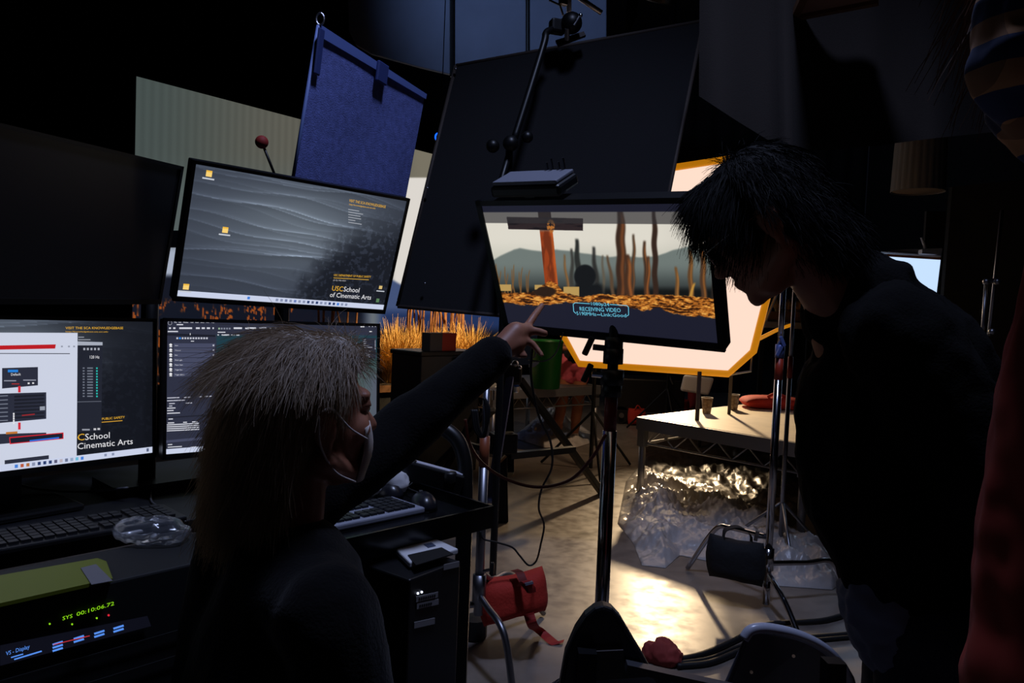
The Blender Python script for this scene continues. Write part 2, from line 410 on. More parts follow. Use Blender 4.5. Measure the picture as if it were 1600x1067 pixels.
fl, fr = Pz(998, 651, .6), Pz(1250, 692, .6)
dk_u = nrm((fr-fl)*[1, 1, 0]); dk_v = np.array([-dk_u[1], dk_u[0], 0])
deck(fl, dk_u, 1.22, 2.1, .6, 'plywood-topped aluminium riser with paper cups and a red sandbag on it', wood)
b0, b1 = Pz(640, 615, .6), Pz(937, 602, .6); bu = nrm((b1-b0)*[1, 1, 0]); b0 = b1-bu*((b1-Pz(775, 610, .6))@bu)
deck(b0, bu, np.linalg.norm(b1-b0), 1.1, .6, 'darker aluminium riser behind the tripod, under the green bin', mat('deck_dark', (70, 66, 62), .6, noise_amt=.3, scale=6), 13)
# set platform with dry desert plants
sE = Pz(622, 602, .6); su = bu; sv = np.array([-su[1], su[0], 0]); s0 = sE-su*1.15
t = thing('set_platform', 'dark scenic platform carrying the dry desert plants before the LED wall', 'platform', s0+su*.95+sv*.45-[0, 0, .6])
Rs = np.stack([su, sv, [0, 0, 1.]], 1); cs = s0+su*1.235+sv*.47-[0, 0, .6]
MB().box(cs+[0, 0, .57], (1.77, .92, .06), Rs).build('platform_top', mat('raw_wood', (120, 78, 42), .7, noise_amt=.35, scale=12), t)
MB().box(cs+[0, 0, .27], (1.71, .86, .54), Rs).build('platform_base', duvet, t)
mb = MB().box(cs+[0, 0, .604], (1.75, .9, .012), Rs); mb.build('soil', mat('soil', (50, 34, 20), .95, noise_amt=.5, scale=30, bump=.6, bscale=40), t)
straw = mat('dry_grass', (222, 176, 96), .7, noise_amt=.3, scale=15); bark = mat('dry_stalk', (150, 100, 60), .85, noise_amt=.45, scale=25)
def tuft_mesh(n, h, spread):
    mb = MB()
    for i in range(n):
        a = rng.uniform(0, 6.28); r0 = rng.uniform(0, .05); tilt = rng.uniform(.1, 1)**1.2*spread; L = h*rng.uniform(.55, 1.1); w = rng.uniform(.003, .007)
        d = np.array([math.cos(a), math.sin(a), 0]); s_ = np.array([-d[1], d[0], 0]); p0 = d*r0; vs_ = []
        for k in range(5):
            q = k/4; p = p0+d*(tilt*L*q**1.7)+np.array([0, 0, L*q*(1-.35*tilt*q)]); ww = w*(1-q*.9); vs_ += [p-s_*ww, p+s_*ww]
        mb.add(vs_, [(2*k, 2*k+1, 2*k+3, 2*k+2) for k in range(4)])
    return mb.mesh('grass_clump')
tm = [tuft_mesh(210, .30, .8), tuft_mesh(190, .25, 1.0), tuft_mesh(180, .33, .6)]
def place(me, name, m, loc, rz, sc, label, cat, group):
    o = bpy.data.objects.new(name, me); COL.objects.link(o); o.location = Vector(loc); o.rotation_euler = (0, 0, rz); o.scale = (sc,)*3
    if not me.materials: me.materials.append(m)
    return tag(o, label, cat, group)
tufts = [(i % 3, 1.08+1.0*((i*.618+.2) % 1), .10+.36*((i*.377+.1) % 1), 1.5+.4*((i*.53) % 1)) for i in range(20)]+[(i % 3, .5+.14*i, .2+.1*(i % 3), 1.6) for i in range(4)]
for i, (k, a, b, sc) in enumerate(tufts):
    p = s0+su*a+sv*b; place(tm[k], 'grass_clump', straw, (p[0], p[1], .607), i*1.3, sc, 'dry golden grass clump among those on the scenic platform', 'grass clump', 'dry grass clumps on the platform')
def stalk_mesh(h, n):
    mb = MB()
    for i in range(n):
        x, y = rng.normal(0, .03, 2); L = h*rng.uniform(.7, 1.05); a, b = rng.normal(0, .07, 2)
        mb.tube(spline([(x, y, 0), (x+a*.3, y+b*.3, L*.35), (x+a*.5, y+b*.2, L*.7), (x+a*1.1, y+b, L)], 3), list(np.linspace(.017, .006, 10)), 6)
    return mb.mesh('dead_cactus')
sk = [stalk_mesh(.95, 4), stalk_mesh(.9, 3), stalk_mesh(1.0, 5)]
for i, (k, a, b) in enumerate([(0, 1.52, .5), (1, 1.60, .58), (2, 1.68, .48), (0, 1.82, .52), (1, 1.88, .46), (2, 1.95, .5), (1, 2.03, .5), (0, 2.09, .44), (2, .7, .6), (1, .95, .6)]):
    p = s0+su*a+sv*b; place(sk[k], 'dead_cactus', bark, (p[0], p[1], .607), i*2.1, 1, 'tall dry cactus stalk cluster among those at the back of the scenic platform', 'cactus', 'dry cactus stalks')
# crate with grey and red side, on a black case in front of the set
e0 = P(673, 549, 5.7); ud = nrm((P(725, 549, 5.95)-e0)*[1, 1, 0]); vd = np.array([-ud[1], ud[0], 0]); Rb = np.stack([ud, vd, [0, 0, 1.]], 1)
zt = e0[2]; wbx = 52*5.8/F/.97
t = thing('equipment_case', 'black equipment case standing before the golden grass, under the grey and red box', 'case', (e0+ud*.2+vd*.14)*[1, 1, 0])
MB().box((e0+ud*.2+vd*.16)*[1, 1, 0]+[0, 0, (zt-.03)/2], (.62, .36, zt-.03), Rb).build('body', black, t, bevel=.01)
MB().box((e0+ud*.2+vd*.16)*[1, 1, 0]+[0, 0, zt-.018], (.64, .38, .036), Rb).build('lid', blackm, t, bevel=.008)
MB().bar(e0+ud*.22-vd*.045-[0, 0, .06], e0+ud*.34-vd*.045-[0, 0, .06], .012, .02).build('latch', chrome, t)
t = thing('marker_box', 'small box, half grey and half red-orange, on the black case', 'box', e0+ud*wbx/2+vd*.06)
hb = 28*5.8/F
MB().box(e0+ud*wbx*.23+vd*.06+[0, 0, hb/2+.001], (wbx*.46, .1, hb), Rb).build('grey_half', mat('box_grey', (92, 84, 78), .6), t)
MB().box(e0+ud*wbx*.73+vd*.06+[0, 0, hb/2+.001], (wbx*.54, .1, hb), Rb).build('red_half', mat('box_red', (205, 62, 34), .6), t)

# ---- green bin, person's surroundings at the back deck
gb = Pz(866, 609, .6)
t = thing('green_bin', 'tall green plastic bin standing on the darker riser', 'bin', gb+sv*.12)
MB().lathe(gb+sv*.13, [(.13, .002), (.135, .01), (.15, .42), (.158, .43), (.158, .45), (.145, .45), (.125, .03)], 28).build('tub', mat('green_plastic', (24, 120, 44), .4), t, smooth=True)
MB().tube([gb+sv*.13+np.array([.155*math.cos(a), .155*math.sin(a), .435]) for a in np.linspace(0, 6.28, 28, endpoint=False)], .008, 6, closed=True).build('rim', mat('green_rim', (20, 95, 36), .4), t, smooth=True)
wb = Pz(790, 606, .6)
one('paper_sheet', white, 'white paper lying on the darker riser beside the tripod head', 'paper', MB().prism([wb+[-.10, -.05, .004], wb+[.06, -.04, .004], wb+[.05, .12, .004], wb+[-.08, .12, .004]], (0, 0, .004)))
wb2 = Pz(806, 613, .6)
t = thing('water_bottle', 'small blue-labelled water bottle beside the white paper', 'bottle', wb2)
MB().lathe(wb2+[0, 0, .001], [(.026, 0), (.03, .01), (.03, .05), (.03, .12), (.012, .155), (.012, .165)], 16).build('body', mat('bottle_clear', (200, 205, 215), .15, trans=.6), t, smooth=True)
MB().lathe(wb2+[0, 0, .05], [(.0305, 0), (.0305, .05)], 16).build('paper_label', mat('bottle_label', (40, 90, 190), .5), t, smooth=True)
MB().lathe(wb2+[0, 0, .166], [(.014, 0), (.014, .02)], 12).build('cap', white, t)

# ---- crumpled sheets on the floor
def sheet(name, polypx, res, hfn, m, label, cat, lift=.004):
    poly = np.array(polypx, float); x0, y0 = poly.min(0); x1, y1 = poly.max(0)
    X = np.arange(x0, x1+res, res); Y = np.arange(y0, y1+res*.6, res*.6); gx, gy = np.meshgrid(X, Y)
    inside = np.zeros(gx.shape, bool); dist = np.full(gx.shape, 1e9); nx_ = gx.copy(); ny_ = gy.copy()
    for i in range(len(poly)):
        a, b = poly[i-1], poly[i]
        cond = ((a[1] > gy) != (b[1] > gy)); xx = (b[0]-a[0])*(gy-a[1])/(b[1]-a[1]+1e-9)+a[0]; inside ^= cond & (gx < xx)
        ab = b-a; tt = np.clip(((gx-a[0])*ab[0]+(gy-a[1])*ab[1])/(ab@ab), 0, 1); cx_, cy_ = a[0]+tt*ab[0], a[1]+tt*ab[1]; dd = np.hypot(gx-cx_, gy-cy_)
        near = dd < dist; dist = np.where(near, dd, dist); nx_ = np.where(near, cx_, nx_); ny_ = np.where(near, cy_, ny_)
    any_ = np.zeros((gx.shape[0]+1, gx.shape[1]+1), bool); cell = inside[:-1, :-1] | inside[1:, :-1] | inside[:-1, 1:] | inside[1:, 1:]
    gx = np.where(inside, gx, nx_); gy = np.where(inside, gy, ny_); dist = np.where(inside, dist, 0)
    vs_ = []; idx = np.arange(gx.size).reshape(gx.shape)
    for j in range(gx.shape[0]):
        for i in range(gx.shape[1]):
            g = G(gx[j, i], gy[j, i]); e = min(1, dist[j, i]/44.); vs_.append((g[0], g[1], lift+hfn(g[0], g[1])*(e**.7)))
    fs = [(idx[j, i], idx[j, i+1], idx[j+1, i+1], idx[j+1, i]) for j in range(gx.shape[0]-1) for i in range(gx.shape[1]-1) if cell[j, i]]
    used = sorted({k for f in fs for k in f}); mp = {k: n for n, k in enumerate(used)}
    return one(name, m, label, cat, MB().add([vs_[k] for k in used], [tuple(mp[k] for k in f) for f in fs]), smooth=True)
def crump(x, y, sc, seed, z=0.):
    p = Vector((x*sc+seed, y*sc, z)); s_ = 0; a = 1.
    for k in range(6):
        s_ += a*(1-abs(2.2*noise.noise(p))); p = p*2.13; a *= .6
    return max(0, s_/1.6)
clear = film_mat('clear_plastic', (250, 244, 240), .66, .28, .3, .3)
sheet('black_tarp', [(1000, 702), (1080, 676), (1180, 672), (1250, 690), (1262, 800), (1225, 838), (1150, 800), (1075, 765), (1005, 750)], 3.0,
      lambda x, y: .075*crump(x, y, 3.2, 4.), mat('tarp_black', (46, 38, 32), .3, spec=.8), 'crumpled shiny dark tarp spread on the floor under the plywood riser', 'tarp')
sheet('plastic_sheet', [(978, 752), (1000, 728), (1040, 742), (1085, 752), (1130, 770), (1185, 792), (1240, 826), (1300, 852), (1335, 900), (1300, 922), (1215, 916), (1120, 880), (1062, 868), (1040, 888), (1003, 884), (990, 850), (965, 818)], 2.2,
      lambda x, y: .01+.17*crump(x, y, 2.8, 1.3)*(.75+.5*noise.noise(Vector((x*2.2, y*2.2, 3)))), clear, 'crumpled clear plastic sheeting heaped on the floor before the plywood riser', 'plastic sheet', .003)
wp = G(870, 690)
sheet('plastic_wrap', [(800, 684), (830, 664), (858, 640), (880, 648), (912, 668), (938, 688), (900, 700), (850, 700)], 2.0, lambda x, y: .06+.28*crump(x, y, 2.2, 8.)*math.exp(-((x-.42)/.5)**2), film_mat('clear_plastic_far', (244, 238, 234), .75, .3, .2, .3), 'heap of clear plastic wrap behind the person in pink shorts', 'plastic sheet', .006)

# ---- things on the plywood riser
def cup(px, py, label):
    b = Pz(px, py, .6)+[0, 0, .001]; t = thing('paper_cup', label, 'cup', b, 'paper cups on the riser')
    MB().lathe(b, [(.029, 0), (.030, .004), (.042, .118), (.038, .118), (.027, .008)], 20).build('cup_body', mat('paper_cup', (190, 172, 150), .7, noise_amt=.6, scale=45, rgb2=(120, 96, 76)), t, smooth=True)
    MB().tube([b+[.042*math.cos(a), .042*math.sin(a), .118] for a in np.linspace(0, 6.28, 20, endpoint=False)], .003, 6, closed=True).build('rolled_rim', white, t, smooth=True)
cup(1104, 646, 'patterned paper cup nearest the corner of the plywood riser')
cup(1146, 640, 'patterned paper cup farther back, closer to the red sandbag')
red = mat('red_canvas', (196, 50, 34), .8, bump=.25, bscale=90)
def sandbag(c, u, v, w, h, th, n=18):
    """two padded lobes, flat seam round the edge; u, v span, normal = u x v"""
    u = nrm(u); v = nrm(v); nn = np.cross(u, v); vs_ = []; c = np.asarray(c, float)
    for s_ in (1, -1):
        for j in range(n+1):
            for i in range(n+1):
                a, b = i/n*2-1, j/n*2-1; pinch = 1-.10*(abs(a)*b*b)-.06*(1-a*a)*0
                d = th/2*((1-abs(a)**3.2)*(1-abs(b)**3.2))**.5*(1-.0*abs(a))+.002
                vs_.append(c+u*a*w/2*pinch+v*b*h/2*(1-.08*(1-abs(a)))+nn*d*s_)
    k = (n+1)**2; fs = []
    for s_ in (0, 1):
        for j in range(n):
            for i in range(n):
                q = [s_*k+j*(n+1)+i, s_*k+j*(n+1)+i+1, s_*k+(j+1)*(n+1)+i+1, s_*k+(j+1)*(n+1)+i]; fs.append(tuple(q if s_ == 0 else q[::-1]))
    ring = [i for i in range(n+1)]+[j*(n+1)+n for j in range(1, n+1)]+[n*(n+1)+i for i in range(n-1, -1, -1)]+[j*(n+1) for j in range(n-1, 0, -1)]
    for a, b in zip(ring, ring[1:]+ring[:1]): fs.append((a, a+k, b+k, b))
    return MB().add(vs_, fs)
rc = Pz(1212, 640, .6)
t = thing('red_sandbag', 'red canvas sandbag lying flat on the plywood riser', 'sandbag', rc, 'red sandbags')
wr = 88*depth(rc)/F
o = sandbag(rc+[0.0, .08, .05], (1, -.1, 0), (.1, 1, 0), wr*1.15, .3, .1).build('bag', red, t, smooth=True)
mb = MB().tube(spline([rc+[-.07, 0, .1], rc+[-.03, -.02, .125], rc+[.03, 0, .12], rc+[.09, .03, .10]], 6), .012, 8); mb.build('strap', red, t, smooth=True)

# ---- octagonal softbox
sq = [(905, 568), (1138, 584), (1177, 549), (1207, 430), (1192, 305), (1150, 247), (1000, 270), (896, 306), (866, 400), (878, 520)]
S0 = P(905, 568, 5.55); S1 = P(1138, 584, 5.2); un = nrm((S1-S0)*[1, 1, 0]); sn = np.array([un[1], -un[0], 0]); sn = nrm(sn+[0, 0, -.06])
if sn@(C0-S0) < 0: sn = -sn
def onp(px, py): r = ray(px, py); return C0+r*(((S0-C0)@sn)/(r@sn))
sp_ = [onp(*p) for p in sq]; scn = np.mean(sp_, 0)
t = thing('softbox', 'large glowing octagonal softbox with yellow edging behind the video monitor', 'softbox', scn*[1, 1, 0]+[0, 0, .6])
vs_ = [scn+sn*.05]; fs = []; K = len(sp_)
for r_ in (.5, .85, 1.):
    for p in sp_: vs_.append(scn+(p-scn)*r_+sn*.05*(1-r_**3))
for i in range(K):
    fs.append((0, 1+i, 1+(i+1) % K))
    for q in range(2): fs.append((1+q*K+i, 1+(q+1)*K+i, 1+(q+1)*K+(i+1) % K, 1+q*K+(i+1) % K))
MB().add(vs_, fs).build('diffuser', emis('softbox_glow', (255, 222, 202), 1.02), t, smooth=True)
yel = emis('yellow_webbing_glow', (226, 140, 16), .55); yel.node_tree.nodes['Principled BSDF'].inputs['Base Color'].default_value = (.7, .3, .01, 1)  # emission stands in for lamp light shining through the yellow fabric
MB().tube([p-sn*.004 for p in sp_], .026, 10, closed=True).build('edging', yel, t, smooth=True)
ap = scn-sn*.55; MB().add([ap]+[p-sn*.02 for p in sp_], [(0, 1+(i+1) % K, 1+i) for i in range(K)]).build('shell', drape, t)
for (x0, y0, x1, y1) in ((1093, 580, 1089, 657), (1143, 582, 1139, 647)):
    ft = Pz(x1, y1, .6); hd = onp(x0, y0)-sn*.03; hd = np.array([ft[0]+(hd[0]-ft[0])*.3, ft[1]+(hd[1]-ft[1])*.3, hd[2]])
    MB().bar(ft, hd, .024, .024).build('support_leg', mat('leg_brown', (60, 48, 42), .6), t)
MB().tube([P(1175, 555, 5.2), P(1173, 580, 5.2), P(1142, 585, 5.2)], .008, 8).build('corner_rod', steel, t)
MB().tube([P(1185, 528, 5.3), P(1213, 460, 5.3)], .01, 8).build('stretcher_rod', steel, t)
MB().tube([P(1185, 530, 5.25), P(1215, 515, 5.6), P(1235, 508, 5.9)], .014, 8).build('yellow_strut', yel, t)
# lamp behind it that spills under the box, and the lamp on the set
def fresnel(loc, to, label, hang=False):
    loc = np.array(loc); d = nrm(np.array(to)-loc); R = frame(np.cross(d, [0, 0, 1.]) if abs(d[2]) < .9 else [1, 0, 0], d)
    t = thing('fresnel_lamp', label, 'lamp', loc*[1, 1, 0])
    Rl = np.stack([R[:, 0], R[:, 1], d], 1); b = loc-d*.16
    MB().lathe(b-d*.22, [(.09, 0), (.13, .02), (.13, .22), (.115, .23), (.115, .20)], 20, Rl).build('housing', blackm, t, smooth=True)
    if hang: MB().tube([[loc[0]-d[0]*.27, loc[1]-d[1]*.27, loc[2]+.1], [loc[0]-d[0]*.27, loc[1]-d[1]*.27, 6.0]], .017, 10).build('hanging_pole', blackm, t)
    else: MB().tube([[loc[0]-d[0]*.27, loc[1]-d[1]*.27, 0.02], [loc[0]-d[0]*.27, loc[1]-d[1]*.27, loc[2]-.14]], .017, 10).build('stand_pole', blackm, t)
    for k in range(0 if hang else 3):
        a = k*2.09+.6; c_ = np.array([loc[0]-d[0]*.27, loc[1]-d[1]*.27, 0]); e = c_+np.array([math.cos(a), math.sin(a), 0])*.45
        MB().tube([c_+[0, 0, .5], e+[0, 0, .012]], .011, 8).build('leg', blackm, t)
    for s_ in (-1, 1):
        dr = np.array([d[0], d[1], 0]); dr = nrm(dr); sd = np.array([-dr[1], dr[0], 0])
        MB().prism([loc+sd*s_*.15-d*.14+[0, 0, .12], loc+sd*s_*.2+d*.02+[0, 0, .15], loc+sd*s_*.2+d*.02-[0, 0, .15], loc+sd*s_*.15-d*.14-[0, 0, .12]], sd*.004).build('barn_door', blackm, t)
fresnel(KEY_LOC, KEY_TO, 'black fresnel lamp on a stand behind the glowing softbox')
fresnel(BACK_LOC, BACK_TO, 'added black fresnel lamp hung unseen from the ceiling behind the big black flag', True)
fresnel(SET_LOC, SET_TO, 'black fresnel lamp behind the big black flag, aimed at the dry grass')
# ------------------------------------------------------------------ monitors
class Monitor:
    def __init__(s, label, quad, w, h, bez, foot=None, group='workstation monitors', thick=.03):
        O, U, V = fit_rect(quad, w, h); s.O, s.U, s.V = O, U, V; u, v = nrm(U), nrm(V); n = np.cross(u, v); n = -n if n@(C0-O) < 0 else n
        s.n = n; s.u = u; s.v = v; c = O+U/2+V/2; s.c = c
        s.t = thing('monitor', label, 'monitor', c*[1, 1, 0]+[0, 0, foot if foot is not None else (O+V)[2]], group)
        l, t_, r, b = bez
        R = np.stack([u, -v, n], 1)
        MB().box(c-n*(.004+thick/2), (w-.001, h-.001, thick), R).build('housing', bezel, s.t, bevel=.003)
        MB().box(c-n*(thick+.018), (w*.5, h*.5, .03), R).build('rear_cover', bezel, s.t, bevel=.01)
        fb = MB()
        fb.box(c-u*(w/2-l/2), (l, h, .01), R).box(c+u*(w/2-r/2), (r, h, .01), R).box(c-v*(h/2-t_/2), (w, t_, .01), R).box(c+v*(h/2-b/2), (w, b, .01), R)
        fb.build('bezel', bezel, s.t)
        s.pl = Plane(O+u*l+v*t_+n*.0012, U-u*(l+r), V-v*(t_+b))
    def done(s, strength, nx, ny, fn, marks=True):
        s.pl.paint('screen', nx, ny, fn, screen_mat('screen_%d' % int(strength*100), strength), s.t)
        if marks and s.pl.v: tag(s.pl.overlay('screen_graphics', screen_mat('screen_%d' % int(strength*100), strength), s.t), kind='stuff')
    def stand(s, z, w=.24):
        b = s.c-s.n*.075; R = rotz(math.atan2(s.u[1], s.u[0])); p = np.array([b[0], b[1], 0]); 
        MB().box(p+[0, 0, z+.008], (w, .18, .012), R).build('base', bezel, s.t, bevel=.004)
        MB().box(p+[0, 0, (z+.014+s.c[2])/2], (.05, .02, s.c[2]-z-.014), R).build('neck', bezel, s.t)
GOLD, WHT = (236, 180, 50), (232, 232, 236)
DESK = .85
# --- upper monitor with the wave wallpaper
m1 = Monitor('upper monitor showing a grey wave desktop wallpaper with gold and white lettering', [(301, 248.5), (639, 312), (602, 488), (268, 470)], .56, .327, (.008, .008, .008, .012), DESK)
def waves(px, py, u, v):
    n = len(px); ce = np.exp(-(((u-.5)/.42)**2+((v-.36)/.42)**2))
    c = mix(np.tile([54., 60., 73.], (n, 1)), (98, 107, 118), ce)
    x = u*6.2
    for k in range(26):
        y0 = -.08+k*.045+.03*math.sin(k*2.3); amp = .028+.012*math.sin(k*1.7)
        yy = y0+amp*np.sin(x*(.75+.12*math.sin(k))+k*.55)+.10*u*(1 if k < 14 else .5)+.012*np.sin(x*2.1+k)
        d = v-yy; ridge = np.exp(-(np.abs(d)/.005))*.35+np.where(d < 0, np.exp(d/.022), 0)*.30-np.where(d > 0, np.exp(-d/.02), 0)*.22
        c = c*(1+ridge[:, None]*(.42+.3*math.sin(k*1.3))*(.4+.9*ce[:, None]))
    lm = sm(.0, .2, u-.62+.34*(v-.42)+.1*fbm(u*22, v*14, 3)-.02); lm = lm*sm(.15, .7, v+.45*(u-.6))
    tex = fbm(u*70, v*40, 3, 5)
    c = mix(c, (24, 27, 35), lm*.95); c = c*(1+.5*((tex > .62)*lm)[:, None])
    return c
pl = m1.pl
TBo = lambda f: f
a, b = pl.O+pl.V*.955, pl.O+pl.V
def band(pl, v0, v1, rgb, u0=0., u1=1.):
    pl.lift += .000004; b_ = len(pl.v)
    for (q, r) in ((u0, v0), (u1, v0), (u1, v1), (u0, v1)): pl.v.append(pl.O+pl.U*q+pl.V*r+pl.n*pl.lift); pl.c.append(lin(rgb))
    pl.f.append(tuple(range(b_, b_+4)))
def uvtext(pl, s, u0, v0, u1, h, rgb):
    v, f = glyphs(s); pl.lift += .000004; b_ = len(pl.v); w = v[:, 0].max(); hh = np.linalg.norm(pl.V)*h/.7
    for p in v: pl.v.append(pl.O+pl.U*(u0+(u1-u0)*p[0]/w)+pl.V*v0-nrm(pl.V)*hh*p[1]+pl.n*(pl.lift+.0003)); pl.c.append(lin(rgb))
    pl.f += [tuple(i+b_ for i in q) for q in f]
def uvdash(pl, u0, v0, u1, h, rgb): band(pl, v0-h, v0, rgb, u0, u1)
def taskbar(pl, v0, icons, u0, du, c=(206, 214, 238)):
    band(pl, v0, 1.0, c)
    for i, ic in enumerate(icons): band(pl, v0+(1-v0)*.25, 1-(1-v0)*.25, ic, u0+i*du, u0+i*du+du*.55)
blu, nav, gry = (70, 130, 220), (40, 60, 110), (140, 150, 180)
taskbar(pl, .955, [blu]+[(206, 214, 238)]*5+[gry, gry, (120, 130, 170), gry, (110, 130, 190), gry, gry, nav, (90, 100, 130), nav, gry, gry, nav, nav, blu, gry, gry], .30, .022)
fold = (244, 190, 70)
for (u0, v0) in ((.045, .03), (.145, .43), (.02, .90)):
    band(pl, v0, v0+.045, fold, u0, u0+.024); band(pl, v0+.012, v0+.045, (255, 214, 120), u0, u0+.024); band(pl, v0+.055, v0+.066, (200, 205, 215), u0-.012, u0+.036)
band(pl, .78, .81, (220, 190, 120), .95, .968); band(pl, .825, .834, (200, 205, 215), .94, .985); band(pl, .9, .935, (90, 130, 90), .95, .967)
pl.text('VISIT THE SCA KNOWLEDGEBASE', (545, 315), (602, 325), 4.2, GOLD); pl.text('http://knowledgebase.sca.usc.edu', (545, 320), (586, 326.5), 2.4, GOLD)
for i, w in enumerate((34, 46, 38, 40, 22, 42)): pl.line([(544, 327+i*4), (544+w*.5, 327+i*4+w*.08)], 1.0, (176, 180, 188))
pl.text('USC DEPARTMENT OF PUBLIC SAFETY', (521, 431), (579, 434), 3.4, GOLD); pl.line([(521, 434), (576, 437)], 1.2, (190, 150, 60)); pl.text('(213) 740-4321', (520, 438.5), (540, 439.5), 2.2, (190, 190, 196))
pl.text('USC', (517.5, 453.6), (535, 455), 8., GOLD); pl.text('School', (535.8, 455), (560.5, 457), 8., WHT); pl.text('of Cinematic Arts', (514.5, 463.6), (579, 468), 7.6, WHT)
m1.done(.95, 330, 210, waves)
# --- upper left monitor, switched off
m2 = Monitor('switched-off black monitor above the lower left one', [(-112, 170), (286.5, 248.7), (247, 486), (-150, 470)], .56, .327, (.008, .008, .008, .012), DESK)
m2.done(.02, 4, 3, lambda px, py, u, v: np.tile([20., 20., 24.], (len(px), 1)), False)
# --- lower left monitor: wallpaper, pale document window, timing window
m3 = Monitor('lower left monitor with a white document window and flow diagram', [(-245, 489), (243, 494.5), (242, 717), (-245, 777)], .56, .327, (.008, .008, .008, .012), DESK)
def wall3(px, py, u, v):
    c = waves(px, py, np.clip(u*.9+.1, 0, 1), v); return mix(c, (16, 18, 24), sm(20, 210, px)*.75)
pl = m3.pl
dk = (44, 47, 62)
pl.poly([(112, 533), (160, 534.5), (158, 673), (112, 676)], (34, 37, 48)); pl.poly([(112, 533), (160, 534.5), (160, 539.5), (112, 539.5)], (170, 176, 190))
for i in range(5): pl.rect(130+i*5.6, 543.5, 133+i*5.6, 547, (170, 174, 186))
pl.text('120 Hz', (139, 560), (155, 560), 4.6, WHT)
for i in range(11):
    y = 574+i*4.4; pl.rect(150, y, 152.4, y+2.4, (40, 190, 180)); pl.rect(136, y, 145, y+2, (110, 116, 130)); pl.rect(129, y, 132, y+2, (110, 116, 130))
pl.line([(112, 628), (158, 627)], 1, (100, 104, 118)); pl.rect(128, 670, 140, 672.4, (150, 154, 165)); pl.rect(146, 669, 150, 672, (200, 200, 206)); pl.rect(152, 668.6, 156, 671.6, (200, 200, 206))
pl.poly([(-230, 519), (121, 520), (119.5, 716.5), (-230, 767)], (208, 214, 232))
pl.poly([(-60, 541), (87, 538), (86, 544.5), (-60, 547.5)], (190, 28, 36)); pl.line([(-60, 552), (109, 552.5)], 1.2, (60, 62, 74))
for x in (95, 106, 114): pl.rect(x, 540, x+3, 542.5, (150, 156, 172))
pl.text('Default', (16, 586.5), (32, 586.5), 0.1, dk)
def blk(x0, y0, x1, y1, sl=-.03): pl.rect(x0, y0, x1, y1, dk, sl, -.09)
blk(3, 575, 59, 607); pl.rect(12, 577.5, 28, 581.5, (40, 130, 220)); pl.text('Default', (16.5, 587), (32, 586.4), 4., WHT); pl.rect(6, 594, 25, 595.6, (150, 154, 170)); pl.rect(36, 593, 56, 594.6, (150, 154, 170)); pl.rect(18, 599, 30, 600.4, (180, 50, 50)); pl.rect(43, 597.6, 46, 600, WHT); pl.rect(50, 597.4, 53, 599.6, WHT)
pl.line([(30, 603), (30, 613)], 4, (214, 40, 56))
blk(-70, 617, 72, 667)
for i in range(7): pl.rect(22, 618+i*5.5, 69, 621.2+i*5.5, (30, 32, 42), -.05)
for i in range(7): pl.rect(-60, 621+i*6.4, 12, 622.4+i*6.4, (120, 126, 142), -.05)
pl.rect(34, 648, 54, 650, (150, 40, 44), -.1); pl.rect(62, 635, 70, 641, (150, 156, 170), -.05)
for i in range(5): pl.rect(20, 645+i*3.6, 22.4, 648+i*3.6, WHT)
pl.line([(30, 660), (30, 671)], 4, (214, 40, 56))
blk(-70, 680, 72, 700); pl.rect(9, 675, 27, 678.5, (196, 120, 50), -.07)
pl.poly([(14, 683), (99, 675.5), (99, 685.5), (15, 694)], (214, 34, 46)); pl.poly([(15.5, 684.5), (97.5, 677), (97.5, 684.5), (16.5, 692.4)], (28, 30, 44)); pl.poly([(46, 687.5), (92, 682.5), (92, 685), (46, 690)], (40, 110, 220))
pl.poly([(7, 719), (76, 711), (76, 723), (7, 731)], dk)
taskbar(pl, .955, [blu, (190, 90, 60), (180, 110, 60), gry, nav, nav, nav, (90, 90, 120), (190, 180, 190), (110, 120, 150), (150, 170, 200), (110, 190, 220), blu], .475, .0195)
band(pl, .966, .985, gry, .80, .81); band(pl, .966, .985, gry, .83, .84); band(pl, .963, .988, (90, 100, 130), .975, .985)
pl.text('VISIT THE SCA KNOWLEDGEBASE', (102, 514.2), (192, 514.2), 3.8, GOLD); pl.text('http://knowledgebase.sca.usc.edu', (102, 519), (168, 519.2), 2.0, GOLD)
pl.rect(122, 526, 131, 527.4, (150, 154, 165)); pl.rect(122, 530, 141, 531.4, (150, 154, 165))
pl.text('PUBLIC SAFETY', (158.5, 656.3), (194.5, 653.2), 3.6, GOLD); pl.line([(158.5, 659.6), (191, 657)], 1.3, (200, 150, 50))
pl.text('C', (120, 688.3), (131.5, 687.4), 10.4, GOLD); pl.text('School', (132, 687.4), (171, 684.2), 9.8, WHT); pl.text('Cinematic Arts', (120, 702), (207, 693.5), 9.6, WHT)
m3.done(.95, 220, 150, wall3)
